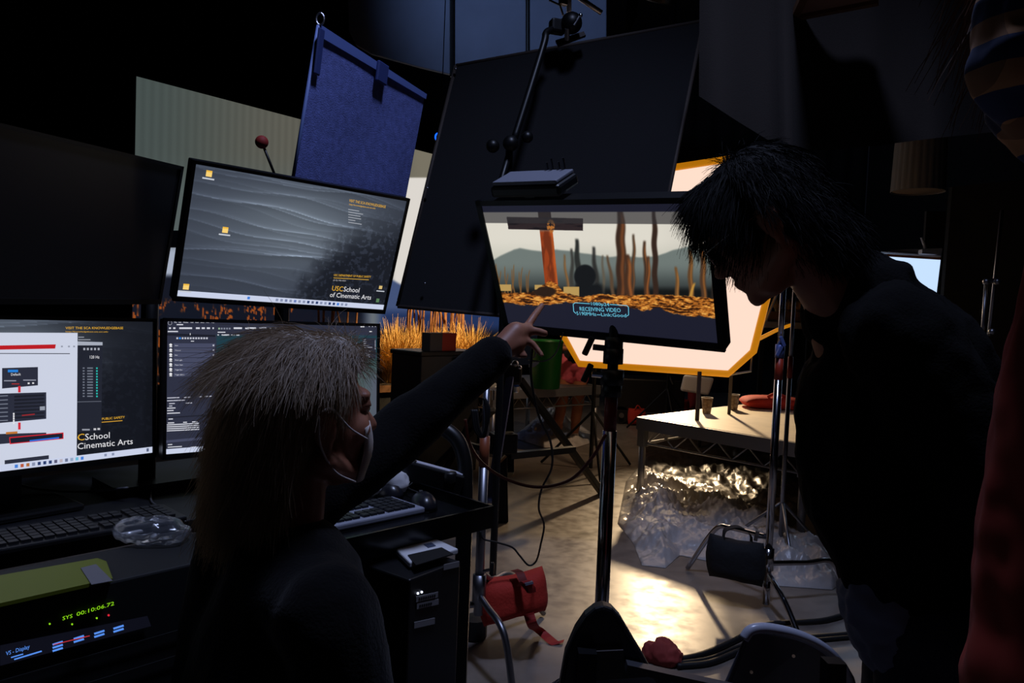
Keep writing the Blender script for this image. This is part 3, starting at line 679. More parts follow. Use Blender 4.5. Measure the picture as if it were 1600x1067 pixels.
# --- lower middle monitor: editor window
m4 = Monitor('lower middle monitor with a dark editor window, partly hidden by the blond head', [(256, 497), (592, 505), (592, 690), (252, 718)], .56, .327, (.008, .008, .008, .012), DESK)
def edit(px, py, u, v):
    n = len(px); c = np.tile([46., 49., 66.], (n, 1))
    vp = (px > 337)*(py > 524); c = mix(c, (30, 62, 74), vp*1.); c = mix(c, (74, 96, 92), vp*sm(535, 590, py)); c = mix(c, (84, 88, 104), sm(545, 600, px)*sm(562, 600, py)); return c
pl = m4.pl; row = (70, 74, 98); ink = (214, 216, 226)
pl.rect(261, 521, 336, 524, (26, 28, 38), .03)
W_ = [('File', 272, 276), ('Edit', 279, 283), ('Window', 286, 294), ('Tools', 297, 302), ('Build', 305, 310), ('Select', 313, 319), ('Actor', 322, 327), ('Help', 330, 334.5)]
for s_, x0, x1 in W_: pl.text(s_, (x0, 504.4), (x1, 504.6), 2.2, ink)
pl.poly([(265.5+3.4*math.cos(a), 504.6+3.4*math.sin(a)) for a in np.linspace(0, 6.28, 14, endpoint=False)], (150, 152, 164)); pl.poly([(265.5+2.6*math.cos(a), 504.6+2.6*math.sin(a)) for a in np.linspace(0, 6.28, 14, endpoint=False)], (40, 42, 56))
pl.rect(276, 506.4, 286, 508, ink)
for x0, x1 in ((264, 267), (270.5, 274), (280, 300), (306, 312), (315, 320), (323, 328), (332, 334), (365, 378), (383, 400), (405, 416), (421, 424), (430, 433)): pl.rect(x0, 511.4, x1, 514, ink if x0 < 400 else (170, 172, 186))
for i in range(5): pl.rect(341+i*4.1, 512, 343.6+i*4.1, 514.6, (150, 180, 150) if i == 0 else (130, 134, 150))
pl.rect(262, 517, 278, 518.8, ink); pl.rect(340, 518.3, 352, 519.8, ink); pl.rect(346, 522.4, 358, 524.2, ink); pl.rect(361, 522.6, 367, 524.2, ink); pl.rect(369, 522.8, 374, 524.2, ink); pl.rect(339.6, 522.4, 342, 524.2, ink)
pl.rect(296.6, 520.6, 297.6, 523.4, WHT)
for i in range(12): pl.rect(275.5+i*4.2, 527, 278.2+i*4.2, 529.8, (50, 140, 240) if i == 1 else (196, 198, 210))
pl.rect(298, 532.4, 303, 533.6, ink)
for i, nm in enumerate(('Actor', 'Character', 'Pawn', 'Point Light', 'Player Start', 'Trigger Box', 'Trigger Sphere')):
    y = 536.3+i*7.6; pl.rect(271, y, 336, y+6.6, row, .004); pl.text(nm, (273, y+4.3), (273+len(nm)*1.05, y+4.3), 2., ink)
    pl.poly([(266.6+2.4*math.cos(a), y+2.4+2.*math.sin(a)) for a in np.linspace(0, 6.28, 9, endpoint=False)], WHT); pl.rect(264.6, y+4.6, 268.8, y+6, WHT); pl.rect(332.2, y+2, 334.6, y+4.6, (190, 192, 206))
for (y, x0, x1) in ((621, 261, 280), (620.2, 287, 298), (619, 311, 331), (625.4, 261, 289), (629.8, 264, 273), (629, 290, 300), (633.6, 264, 269), (637, 261, 274), (640.8, 261, 271), (645, 261, 281), (654, 263, 270), (660, 262, 272), (659, 286, 292), (658.4, 300, 308)): pl.rect(x0, y, x1, y+1.5, ink if y > 634 else (190, 192, 206), -.04)
for i in range(4): pl.rect(260.6, 663+i*3.1, 311, 664.6+i*3.1, (206, 208, 218), -.05)
for i in range(3): pl.rect(324, 664+i*2.6, 328, 665+i*2.6, (150, 152, 166))
pl.line([(259, 652.6), (330, 648)], 1.6, (30, 32, 42)); pl.line([(259, 690), (324, 684)], 4, row)
pl.rect(262, 694, 269, 695.4, ink, -.06); pl.rect(262, 698, 284, 699.3, ink, -.06); pl.rect(262, 702.4, 278, 704, ink, -.07); pl.rect(283, 699.9, 294, 701.6, ink, -.07); pl.rect(298, 698, 307, 699.6, ink, -.07)
for (x0, x1, y) in ((563, 569, 509.8), (577, 581, 517.3)): pl.rect(x0, y, x1, y+1.4, WHT)
for x in (576, 581, 585.4): pl.rect(x, 509, x+1.5, 510.6, ink)
pl.rect(517, 520.6, 524, 522, ink); pl.poly([(469+2.4*math.cos(a), 524+2.4*math.sin(a)) for a in np.linspace(0, 6.28, 10, endpoint=False)], (50, 90, 220))
pl.rect(566, 528, 587, 560, (40, 42, 56))
for i in range(10): pl.rect(567.5, 530+i*3, 567.5+(4, 5, 4, 10, 14, 9, 13, 9, 10, 10)[i], 531.2+i*3, (150, 152, 164))
pl.rect(585.6, 531, 586.4, 546, (170, 172, 186))
band(pl, .962, 1., (206, 214, 238))
m4.done(.95, 120, 80, edit)

# --- video monitor on its own stand
mv = Monitor('wide video monitor on a light stand showing a wooden cross in a desert', [(748, 311.5), (1108, 309), (1140, 548), (784, 515)], .64, .385, (.016, .014, .016, .022), None, None, .04)
def video(px, py, u, v):
    n = len(px); X = (px-740)/.3; Y = (py-280)/.3                      # pixel units of a close-up view
    c = np.tile([226., 221., 208.], (n, 1)); c = mix(c, (196, 196, 182), sm(300, 480, Y))
    c = c*(1-.06*sm(900, 1200, X)[:, None])
    hx = np.array([90, 140, 210, 240, 300, 360, 430, 500, 620, 700, 760, 860, 950, 1040, 1110, 1180, 1300]); hy = np.array([425, 395, 362, 356, 366, 374, 364, 372, 390, 402, 396, 404, 398, 366, 350, 346, 352])
    hh = np.interp(X, hx, hy)+4*fbm(X*.02, Y*0, 2); c = mix(c, (112, 122, 118), sm(hh-6, hh+8, Y)); c = mix(c, (52, 58, 58), sm(430, 600, Y)); c = mix(c, (20, 22, 22), sm(548, 590, Y))
    def col(x, w, y0, y1, rgb, soft, lean=0., lit=None):
        nonlocal c
        xx = x+lean*(Y-y0)+3*np.sin(Y*.04+x); d = np.abs(X-xx); ww = w*(.6+.4*sm(y0, y0+140, Y)); k = (1-sm(ww-soft, ww+soft, d))*sm(y0-8, y0+12, Y)*(Y < y1)
        c = mix(c, rgb, k)
        if lit is not None: c = mix(c, lit, (1-sm(0, w*.7, np.abs(X-xx-w*.35)))*sm(y0, y0+60, Y)*(Y < y1)*.75)
    col(535, 15, 310, 620, (44, 46, 44), 7, .06); col(512, 10, 360, 620, (60, 60, 56), 7); col(622, 12, 350, 620, (48, 48, 46), 8, .1); col(470, 7, 390, 600, (110, 84, 54), 6, .12, (150, 104, 60))
    col(672, 7, 395, 620, (96, 88, 74), 7, .03); col(698, 9, 395, 620, (90, 70, 52), 7, .15)
    col(835, 9, 285, 620, (70, 56, 44), 7, -.02, (120, 76, 44)); col(888, 11, 320, 620, (64, 46, 34), 7, .06, (150, 88, 44)); col(912, 12, 400, 620, (80, 52, 34), 7, -.05, (160, 92, 44))
    col(765, 24, 150, 620, (58, 40, 30), 7, .01, (128, 74, 40)); col(800, 22, 390, 620, (70, 46, 32), 8, .05, (168, 96, 46)); col(940, 14, 150, 620, (54, 38, 30), 6, .015)
    col(1055, 11, 455, 620, (110, 76, 44), 6, .05, (168, 112, 54)); col(1128, 13, 365, 620, (96, 66, 40), 6, .02, (150, 100, 50)); col(1150, 10, 540, 620, (190, 140, 60), 5, -.25); col(1190, 15, 330, 620, (78, 54, 38), 7, .03, (150, 94, 44)); col(1250, 10, 440, 620, (40, 34, 30), 8)
    hd = ((X-580)/58)**2+((Y-505)/62)**2; c = mix(c, (22, 24, 26), 1-sm(.75, 1.15, hd)); c = mix(c, (22, 24, 26), sm(520, 545, X+.0*Y)*(1-sm(640, 690, X-.35*(Y-540)))*sm(530, 560, Y))
    # dry reeds at the left
    for k in range(10): col(118+k*19+(k*7 % 5), 3.5, 440+(k*37 % 60), 600, (120, 84, 48), 3, (-.1 if k % 2 else .12))
    bx = lambda x0, x1, y0, y1, rgb: sm(x0-2, x0+2, X)*(1-sm(x1-2, x1+2, X))*sm(y0-2, y0+2, Y)*(1-sm(y1-2, y1+2, Y))
    for (x0, x1, y0, y1) in ((60, 196, 548, 582), (318, 420, 550, 575), (468, 550, 560, 612)): c = mix(c, (186, 152, 88), bx(x0, x1, y0, y1, 0))
    # the cross
    cx = 378+.10*(Y-270); po = (1-sm(32, 35, np.abs(X-cx)))*(Y > 140)*(1-sm(545, 560, Y)); wd = fbm(X*.05, Y*.012, 4, 2)
    c = mix(c, (150, 62, 26), po*sm(250, 280, Y)); c = mix(c, (44, 30, 26), po*(1-sm(250, 280, Y))); c = mix(c, (96, 40, 20), po*sm(.45, .7, wd)*.7*sm(260, 280, Y)); c = mix(c, (206, 100, 40), po*sm(14, 30, X-cx)*sm(230, 280, Y)*.7)
    by = 232+.02*(X-370); ba = (1-sm(30, 34, np.abs(Y-by)))*(X > 172+.15*(Y-200))*(X < 570); c = mix(c, (46, 36, 38), ba); c = mix(c, (26, 22, 26), ba*sm(.5, .75, fbm(X*.02, Y*.09, 4, 8)))
    c = mix(c, (178, 110, 48), (1-sm(.6, 1.1, ((X-402)/22)**2+((Y-245)/38)**2))*sm(.35, .6, fbm(X*.08, Y*.08, 3)))
    # heap and ground
    top = np.interp(X, [60, 130, 300, 340, 395, 430, 470, 560, 620, 660, 820, 940, 1080, 1290], [590, 592, 590, 566, 528, 545, 590, 612, 604, 598, 606, 600, 606, 626])+8*fbm(X*.08, X*0, 3)-4
    bot = np.interp(X, [100, 200, 330, 400, 480, 620, 760, 880, 960, 1040, 1120, 1290], [636, 648, 660, 650, 640, 640, 655, 684, 668, 700, 712, 722])+16*(fbm(X*.05, X*0+3, 3)-.5)
    g = sm(top-4, top+4, Y); wx = X+14*fbm(X*.03, Y*.03, 3, 21); wy = Y+10*fbm(X*.025, Y*.04, 3, 31); tx = .40*(1-np.abs(2*fbm(wx*.016+wy*.02, wy*.075-wx*.012, 5, 11)-1))+.35*fbm(wx*.06-wy*.03, wy*.13+wx*.03, 4, 17)+.10; gr = mix(np.tile([52., 26., 12.], (n, 1)), (190, 112, 40), sm(.47, .64, tx)); gr = mix(gr, (238, 176, 84), sm(.62, .74, tx))
    gr = mix(gr, (44, 30, 22), (1-sm(.5, 1, ((X-370)/70)**2+((Y-585)/30)**2))); c = c*(1-g[:, None])+gr*g[:, None]
    c = mix(c, (30, 31, 46), sm(bot-5, bot+5, Y))
    # greyed band above, dark bar at the top and at the right edge
    lin_ = np.interp(X, [60, 1300], [228, 236]); t0 = np.interp(X, [60, 1300], [172, 168]); c = mix(c, c*.30+np.array([34, 33, 35]), 1-sm(lin_-2, lin_+2, Y)); c = mix(c, (28, 29, 44), 1-sm(t0-3, t0+3, Y)); return mix(c, (24, 25, 36), sm(1281, 1285, X+.06*(720-Y)))
pl = mv.pl; CY = (110, 204, 232)
q = lambda x, y: (740+x*.3, 280+y*.3)
pl.text('1080p24', q(608, 655), q(708, 660), 5.4, CY); pl.text('RECEIVING VIDEO', q(553, 684), q(768, 692), 6.8, CY); pl.text('5190MHz', q(537, 706), q(640, 711), 6., CY); pl.text('Link:Good', q(664, 712), q(797, 718), 6., CY)
pl.line([q(606, 648), q(530, 643), q(519, 650), q(522, 688), q(534, 699)], 1.0, CY); pl.line([q(710, 652), q(798, 657), q(807, 666), q(808, 706), q(799, 712)], 1.0, CY); pl.line([q(642, 705), q(662, 706)], 1.0, CY)
mv.done(.95, 620, 330, video)
# transmitter on its top edge
tp = mv.O+mv.U*.22; up_ = -mv.v
t = thing('video_receiver', 'flat dark wireless receiver lying on top of the video monitor', 'receiver', mv.O+mv.U*.25-mv.n*.02)
Rr = np.stack([mv.u, -mv.n, up_], 1); rcn = mv.O+mv.U*.265-mv.n*.03+up_*.026
MB().box(rcn, (.205, .10, .03), Rr).build('body', black, t, bevel=.008)
MB().box(rcn+up_*.021, (.19, .09, .010), Rr).build('lid', mat('receiver_lid', (120, 122, 135), .5), t, bevel=.003)
MB().box(rcn-up_*.018, (.03, .06, .008), Rr).build('mount', blackm, t)
for k, x in enumerate((.02, .035, .055, .07)): MB().tube([rcn+mv.u*x-mv.n*.045+up_*.02, rcn+mv.u*x-mv.n*.045+up_*(.045+.01*(k % 2))], .003, 8).build('antenna', black, t)
# stand under the video monitor
bp_ = mv.c-mv.n*.09; pole_d = depth(P(800, 500, 1)*0+bp_)
Bt = P(958, 560, pole_d); base = np.array([Bt[0], Bt[1], 0])
t = thing('light_stand', 'black and chrome light stand carrying the wide video monitor', 'stand', base)
MB().tube([base+[0, 0, .08], base+[0, 0, 1.02]], .0185, 14).build('lower_tube', chrome, t, smooth=True)
MB().tube([base+[0, 0, 1.02], base+[0, 0, 1.12]], .0165, 14).build('red_band', mat('red_tape', (130, 36, 24), .5), t, smooth=True)
MB().tube([base+[0, 0, 1.10], base+[0, 0, 1.34]], .014, 14).build('upper_tube', blackm, t, smooth=True)
for z, r in ((1.13, .026), (1.16, .03), (1.215, .026), (1.245, .024)):
    MB().tube([base+[0, 0, z-.02], base+[0, 0, z+.02]], r, 14).build('collar', black, t, smooth=True)
for z, sgn in ((1.235, -1), (1.165, -1)):
    k0 = base+[sgn*.024, -.004, z]; k = MB().tube([k0, k0+[sgn*.03, 0, .002]], .008, 8); k.build('clamp_bolt', chrome if z < 1.2 else black, t)
    MB().box(k0+[sgn*.042, 0, .004], (.016, .014, .052), np.array([[.92, 0, .38], [0, 1, 0], [-.38, 0, .92]])).build('wing_knob', black, t, bevel=.004)
MB().bar(base+[0, 0, 1.33], bp_-[0, 0, .0], .04, .03).build('monitor_bracket', blackm, t)
for k in range(3):
    a = -1.2+k*2.09; e = base+np.array([math.cos(a), math.sin(a), 0])*.5
    MB().tube([base+[0, 0, .42], e+[0, 0, .012]], .010, 8).build('leg', chrome, t, smooth=True)
MB().tube([base+[0, 0, .38], base+[0, 0, .46]], .03, 12).build('leg_collar', black, t, smooth=True)

# ------------------------------------------------------------------ workstation furniture
ra, rb = Pz(0, 949, .85), Pz(178, 909, .85); ku = nrm((rb-ra)*[1, 1, 0]); kv = np.array([-ku[1], ku[0], 0]); Rk = np.stack([ku, kv, [0, 0, 1.]], 1)
Rd = .17
lo = m3.O+m3.V; far = max(((m.c-m.n*.3-ra)@kv) for m in (m3, m4)); uend = ((m4.O+m4.U-ra)@ku)+.02
d0 = ra*[1, 1, 0]-ku*.5+kv*(Rd+.012); dl = uend+.5
t = thing('desk', 'long black desk under the two lower monitors', 'desk', d0+ku*dl/2+kv*.4)
MB().box(d0+ku*dl/2+kv*(far/2)+[0, 0, DESK-.015], (dl, far-Rd, .03), Rk).build('desk_top', mat('desk_black', (24, 24, 27), .45, noise_amt=.3, scale=8), t, bevel=.003)
for a in (.05, dl-.05):
    for b in (.06, far-Rd-.06): MB().bar(d0+ku*a+kv*(b+Rd*.0), d0+ku*a+kv*b+[0, 0, DESK-.03], .05, .05).build('leg', blackm, t)
m3.stand(DESK); m4.stand(DESK)
# mast with arms for the two upper monitors
mp = (m1.c+m2.c)/2*[1, 1, 0]+kv*.25; mp = mp+kv*.0
t = thing('monitor_mast', 'black mast behind the monitors that holds the two upper screens', 'mast', mp)
MB().tube([mp+[0, 0, DESK], mp+[0, 0, m1.c[2]+.05]], .02, 12).build('pole', blackm, t, smooth=True)
MB().box(mp+[0, 0, DESK+.01], (.2, .16, .02), Rk).build('base_plate', blackm, t)
for m in (m1, m2): MB().bar(mp+[0, 0, m.c[2]], m.c-m.n*.066, .03, .04).build('arm', blackm, t)
# rack case with timecode and display units
zr = .85
t = thing('rack_case', 'low black rack case at the front of the desk, with lit timecode and display strips', 'rack case', ra*[1, 1, 0]+ku*.1+kv*Rd/2+[0, 0, .3])
rl = .64; rc0 = ra*[1, 1, 0]-ku*.25
MB().box(rc0+ku*rl/2+kv*(Rd/2+.004)+[0, 0, zr-.22], (rl, Rd, .44), Rk).build('case', mat('rack_black', (7, 7, 8), .7), t, bevel=.004)
for k in range(2): MB().bar(rc0+ku*(.06+k*(rl-.12))+kv*Rd/2, rc0+ku*(.06+k*(rl-.12))+kv*Rd/2+[0, 0, zr-.44], .04, .04).build('leg', blackm, t)
Of = rc0+[0, 0, zr-.004]; fp = Plane(Of, ku*rl, np.array([0, 0, -.42]))
GR = (150, 230, 30); BL = (90, 150, 250)
fp.text('SYS', (97, 969), (113, 964.5), 6, GR); fp.text('00:10:06.72', (119, 962.5), (178, 945), 6.2, GR)
def dot(x, y, r, c): fp.poly([(x+r*math.cos(a), y+r*math.sin(a)) for a in np.linspace(0, 6.28, 10, endpoint=False)], c)
for x, y in ((77.5, 974.5), (112.5, 975), (151, 965.5)): dot(x, y, 1.6, GR)
dot(169.5, 961, 1.8, (235, 40, 60))
fp.poly([(0, 1008), (230, 962), (236, 978), (0, 1040)], (13, 14, 24))
fp.text('VS - Display', (9, 1024), (46, 1012.5), 6.5, BL); fp.line([(17, 1027), (36, 1021.5)], 1.8, BL); fp.line([(22, 1030), (65, 1017)], 2.2, BL)
for (x, y, k) in ((82, 1007, 3), (115, 998, 2), (147, 990, 2), (177, 982, 2)):
    for i in range(k): fp.line([(x, y+i*5), (x+16, y-5+i*5)], 3., BL)
fp.line([(83, 1007), (140, 993)], 1.3, (200, 50, 60))
tag(fp.overlay('front_display', screen_mat('rack_screen', .9), t), kind='stuff')
for z in (zr-.11, zr-.155): MB().bar(Of+ku*.0-kv*.001+[0, 0, z-zr], Of+ku*rl-kv*.001+[0, 0, z-zr], .002, .003).build('panel_seam', rubber, t)
yp = [Pz(-60, 962, zr+.004), Pz(176, 909, zr+.004), Pz(166, 882, zr+.004), Pz(152, 877, zr+.004), Pz(-60, 915, zr+.004)]
t = thing('folder', 'yellow-green plastic folder lying on the rack case', 'folder', np.mean(yp, 0)*[1, 1, 0]+[0, 0, zr])
MB().prism(yp, (0, 0, .006)).build('cover', mat('lime_plastic', (104, 112, 14), .6), t)
MB().prism([Pz(126, 888, zr+.0105), Pz(150, 882, zr+.0105), Pz(176, 908, zr+.0105), Pz(143, 914, zr+.0105)], (0, 0, .001)).build('paper_slip', mat('slip_grey', (110, 108, 112), .7), t)
# keyboards
def keyboard(c, u, body, key, label, group):
    u = nrm(u); v = np.array([-u[1], u[0], 0]); R = np.stack([u, v, [0, 0, 1.]], 1); c = np.asarray(c, float)
    t = thing('keyboard', label, 'keyboard', c, group)
    MB().box(c+[0, 0, .008], (.44, .125, .014), R).build('case', body, t, bevel=.004)
    km = MB().box((0, 0, 0), (.0158, .0165, .006), R).mesh('key')
    km.materials.append(key)
    for j in range(5):
        for i in range(21):
            x = -.206+i*.0193+(.006 if i > 13 else 0)+(.006 if i > 16 else 0); 
            if 13 < i < 17 and j in (2,): continue
            o = bpy.data.objects.new('key', km); COL.objects.link(o); o.parent = t; o.location = Vector(u*x+v*(-.042+j*.0205)+np.array([0, 0, .0175]))
    return t
TZ = .88
tr = Pz(770, 790, TZ); tu = nrm((tr-Pz(590, 830, TZ))*[1, 1, 0]); tv = np.array([-tu[1], tu[0], 0]); Rt = np.stack([tu, tv, [0, 0, 1.]], 1)
tw, td = .52, .36; t0 = tr*[1, 1, 0]-tu*tw
cart = thing('utility_cart', 'black steel cart whose lipped tray holds a keyboard and two mice', 'cart', t0+tu*tw/2+tv*td/2)
traym = mat('tray_gloss', (16, 16, 19), .22)
MB().box(t0+tu*tw/2+tv*td/2+[0, 0, TZ-.032], (tw, td, .012), Rt).build('tray', traym, cart)
for (a, b) in ((t0, t0+tu*tw), (t0+tu*tw, t0+tu*tw+tv*td), (t0+tu*tw+tv*td, t0+tv*td), (t0+tv*td, t0)):
    MB().bar(a+[0, 0, TZ-.025], b+[0, 0, TZ-.025], .006, .05).build('tray_lip', traym, cart)
MB().box(t0+tu*tw/2+tv*td/2+[0, 0, .26], (tw, td, .02), Rt).build('lower_shelf', blackm, cart)
for (i, j) in ((0, 0), (0, 1), (1, 1)):
    p = t0+tu*(.02+i*(tw-.06))+tv*(.02+j*(td-.06)); MB().bar(p+[0, 0, .06], p+[0, 0, TZ-.04], .035, .035).build('post', blackm, cart)
    MB().lathe(p+[0, -.012, .032], [(.03, 0), (.03, .024)], 14, np.array([[1, 0, 0], [0, 0, -1.], [0, 1., 0]])).build('caster', rubber, cart)
# arch bracket, rail and knobs at the tray's rear
ar = t0+tu*(tw-.05)+tv*(td-.03)
pa = [P(672, 662, 1.98), P(697, 672, 1.96), P(716, 690, 1.95), P(726, 722, 1.94), P(727, 760, 1.93), P(727, 800, 1.925)]
MB().tube(spline(pa, 5), .020, 12).build('arch_bracket', blackm, cart, smooth=True)
MB().bar(P(727, 790, 1.925), [P(727, 790, 1.925)[0], P(727, 790, 1.925)[1], .3], .04, .04).build('post', blackm, cart)
r0_, r1_ = P(622, 730, 1.90), P(722, 757, 1.92)
MB().bar(r0_, r1_, .05, .05).build('rail', blackm, cart, bevel=.004); MB().bar(r0_+[0, 0, .0265], r1_+[0, 0, .0265], .026, .003).build('rail_plate', mat('rail_plate', (185, 186, 200), .5), cart)
for (x, y) in ((641, 728), (703, 746)):
    k = P(x, y, 1.90); MB().lathe(k-[0, 0, .012], [(.007, -.01), (.007, 0), (.017, 0), (.018, .004), (.018, .022), (.015, .027)], 14).build('knob', black, cart, smooth=True)
kbc = Pz(612, 797, TZ-.02)
kb = keyboard(kbc-tu*.165+tv*.01, tu, mat('keyboard_silver', (150, 153, 168), .45), black, 'silver keyboard with black keys on the lipped cart tray', 'keyboards')
kb.location.z = TZ-.0255
keyboard(Pz(95, 838, DESK)*[1, 1, 0]+[0, 0, DESK], ku, black, mat('key_dark', (30, 30, 33), .5), 'black keyboard on the desk before the lower left monitor', 'keyboards')
def mouse(c, ang, label):
    c = np.asarray(c, float); R = rotz(ang); t = thing('computer_mouse', label, 'mouse', c, 'mice on the cart'); mb = MB(); n, m_ = 18, 7; vs_ = []; fs = []
    for i in range(m_):
        q = i/(m_-1)*math.pi/2
        for j in range(n):
            a = 2*math.pi*j/n; x = .055*math.cos(a)*math.cos(q*.97); y = .031*math.sin(a)*math.cos(q*.97)*(1-.12*math.cos(a)); z = .036*math.sin(q)*(1-.18*math.cos(a)*math.cos(q))
            vs_.append(c+R@np.array([x, y, z+.001]))
    for i in range(m_-1):
        for j in range(n): fs.append((i*n+j, i*n+(j+1) % n, (i+1)*n+(j+1) % n, (i+1)*n+j))
    fs.append(tuple((m_-1)*n+j for j in range(n))); fs.append(tuple(range(n))[::-1]); mb.add(vs_, fs).build('shell', mat('mouse_black', (30, 30, 36), .3), t, smooth=True)
    MB().lathe(c+R@np.array([.032, -.004, .026]), [(.007, 0), (.007, .008)], 12, R@np.array([[1, 0, 0], [0, 0, 1.], [0, -1., 0]])).build('scroll_wheel', rubber, t)
    return t
mz = TZ-.0255
mA, mB_ = Pz(661, 792, mz), Pz(603, 774, mz)
mouse(mA, 1.9, 'black computer mouse at the tray edge, right of the keyboard')
mouse(mB_, 2.4, 'black computer mouse behind the keyboard, closer to the face mask')
one('mouse_cable', rubber, 'thin black mouse cable curving over the tray behind the keyboard', 'cable', MB().tube(spline([mA+[-.02, .055, .02], mA+[-.05, .10, .02], mB_+[.06, .045, .03], mB_+[0, .075, .03], mB_+[-.06, .06, .015]], 8), .0022, 6), smooth=True)
tc_ = P(600, 740, 1.86)
tag(link_mesh(wrinkle(MB().ball(tc_*[1, 1, 0]+[0, 0, TZ+.006], (.055, .035, .034), n=40, m=26).mesh(), .010, 24, seed=2., ridged=True), 'crumpled_tissue', white, None, True), 'crumpled white tissue on the tray behind the mice', 'tissue')
# computer tower
tz = .82
ta, tb = Pz(640, 906, tz), Pz(720, 876, tz); wu = nrm((tb-ta)*[1, 1, 0]); wv = np.array([-wu[1], wu[0], 0]); Rw = np.stack([wu, wv, [0, 0, 1.]], 1); tl = np.linalg.norm(tb-ta)
twr = thing('computer_tower', 'black computer tower with labels standing beside the cart tray', 'computer', ta*[1, 1, 0]+wu*tl/2+wv*.2)
MB().box(ta*[1, 1, 0]+wu*tl/2+wv*.2+[0, 0, (tz+.32)/2], (tl, .4, tz-.32), Rw).build('case', mat('tower_black', (20, 20, 22), .4), twr, bevel=.004)
MB().box(ta*[1, 1, 0]+wu*tl/2+wv*.2+[0, 0, .16], (tl*.9, .36, .318), Rw).build('pedestal', blackm, twr)
tp_ = Plane(ta-wv*.001, wu*tl, np.array([0, 0, -.5])); 
for i, (x, y, w, h) in enumerate(((650, 932, 34, 9), (651, 943, 34, 9), (647, 972, 32, 10), (693, 882, 24, 9))):
    q0 = tp_.at(x, y); q1 = tp_.at(x+w, y-w*.22); hh = np.array([0, 0, -h*depth(q0)/F])
    MB().prism([q0, q1, q1+hh, q0+hh], -wv*.001).build('sticker', mat('sticker_grey', (150, 148, 150), .7), twr)
    if i in (0, 1):
        for k in range(6 if i else 8):
            s0_ = q0+(q1-q0)*(.1+k*(.8/8))+hh*.3-wv*.0013; MB().prism([s0_, s0_+(q1-q0)*.07, s0_+(q1-q0)*.07+hh*.45, s0_+hh*.45], -wv*.0005).build('print_mark', rubber, twr)
for x, y in ((653, 927), (659, 925)): MB().ball(tp_.at(x, y), .0022).build('power_light', emis('power_led', (220, 230, 255), 3), twr)
dq = [Pz(597, 846, tz+.004), Pz(652, 836, tz+.004), Pz(716, 866, tz+.004), Pz(640, 888, tz+.004)]
t = thing('document_tray', 'white flat tray with a black slot on top of the computer tower', 'tray', np.mean(dq, 0)*[1, 1, 0]+[0, 0, tz])
MB().prism(dq, (0, 0, .012)).build('plate', white, t, bevel=.003)
MB().prism([Pz(637, 868, tz+.0165), Pz(690, 856, tz+.0165), Pz(708, 866, tz+.0165), Pz(650, 884, tz+.0165)], (0, 0, .0015)).build('slot', rubber, t)
MB().prism([Pz(662, 851, tz+.0165), Pz(674, 848, tz+.0165), Pz(681, 853, tz+.0165), Pz(669, 856, tz+.0165)], (0, 0, .001)).build('button', mat('button_blue', (70, 78, 100), .5), t)
# cables and clutter on the desk
for k, (pts, r, lb) in enumerate((([(10, 752), (60, 764), (130, 768), (200, 762)], .003, 'thin cable under the lower left monitor'), ([(236, 762), (238, 785), (270, 800), (290, 815)], .0025, 'white-tipped cable curling on the desk near the blond hair'))):
    one('desk_cable', mat('cable_grey', (70, 70, 74), .5), lb, 'cable', MB().tube(spline([P(x, y, 1.72 - .0*k) if k == 0 else Pz(x, y, DESK+.004) for x, y in pts], 8), r, 6), smooth=True)
ph = Pz(200, 832, DESK+.003)
one('note_card', white, 'small white card on the desk beside the black keyboard', 'card', MB().box(ph, (.05, .02, .003), Rk))
fb_ = Pz(238, 846, DESK)
tag(link_mesh(wrinkle(MB().ball(fb_+[0, 0, .022], (.07, .04, .02), n=40, m=26).mesh(), .008, 30, seed=5., ridged=True), 'plastic_pouch', film_mat('pouch_film', (120, 125, 135), .3, .2), None, True), 'crumpled clear pouch on the desk near the blond hair', 'pouch')
# marker ball on a stick behind the upper monitor
mbp = P(409, 222, 2.35); st = P(440, 300, 2.4)
t = thing('tracking_marker', 'red ball on a thin black rod rising behind the upper monitor', 'marker', st*[1, 1, 0]+[0, 0, 0])
MB().ball(mbp, .0205, n=20, m=12).build('ball', mat('marker_red', (150, 40, 30), .7), t, smooth=True)
MB().tube([mbp, st], .0045, 8).build('rod', blackm, t, smooth=True); MB().tube([st, [st[0], st[1], .02]], .012, 10).build('post', blackm, t); MB().lathe([st[0], st[1], 0], [(.14, 0), (.14, .015), (.02, .03)], 20).build('base', blackm, t)
# ------------------------------------------------------------------ flags and grip gear
def flagthing(name, label, q, m, edge, fold, thick=.012, cat='flag'):
    q = [np.asarray(p, float) for p in q]; n = nrm(np.cross(q[1]-q[0], q[3]-q[0])); n = -n if n@(C0-q[0]) < 0 else n
    t = thing(name, label, cat, np.mean(q, 0)*[1, 1, 0]+[0, 0, min(p[2] for p in q)])
    k = 14; vs_ = []; 
    for j in range(k+1):
        for i in range(k+1):
            a, b = i/k, j/k; p = q[0]*(1-a)*(1-b)+q[1]*a*(1-b)+q[2]*a*b+q[3]*(1-a)*b
            vs_.append(p+n*fold*math.sin(a*7+b*2.)*math.sin(math.pi*a)*math.sin(math.pi*b))
    MB().add(vs_, [(j*(k+1)+i, j*(k+1)+i+1, (j+1)*(k+1)+i+1, (j+1)*(k+1)+i) for j in range(k) for i in range(k)]).build('cloth', m, t, smooth=True)
    for a, b in ((0, 1), (1, 2), (2, 3), (3, 0)): MB().tube([q[a]-n*.006, q[b]-n*.006], thick/2, 8).build('frame_tube', edge, t, smooth=True)
    return t, n
bq = [P(500, 40, 2.3), P(664, 147, 3.0), P(628, 340, 3.0), P(452, 330, 2.3)]
navy = mat('blue_cloth', (106, 118, 190), .9, noise_amt=.35, scale=40, bump=.3, bscale=220)
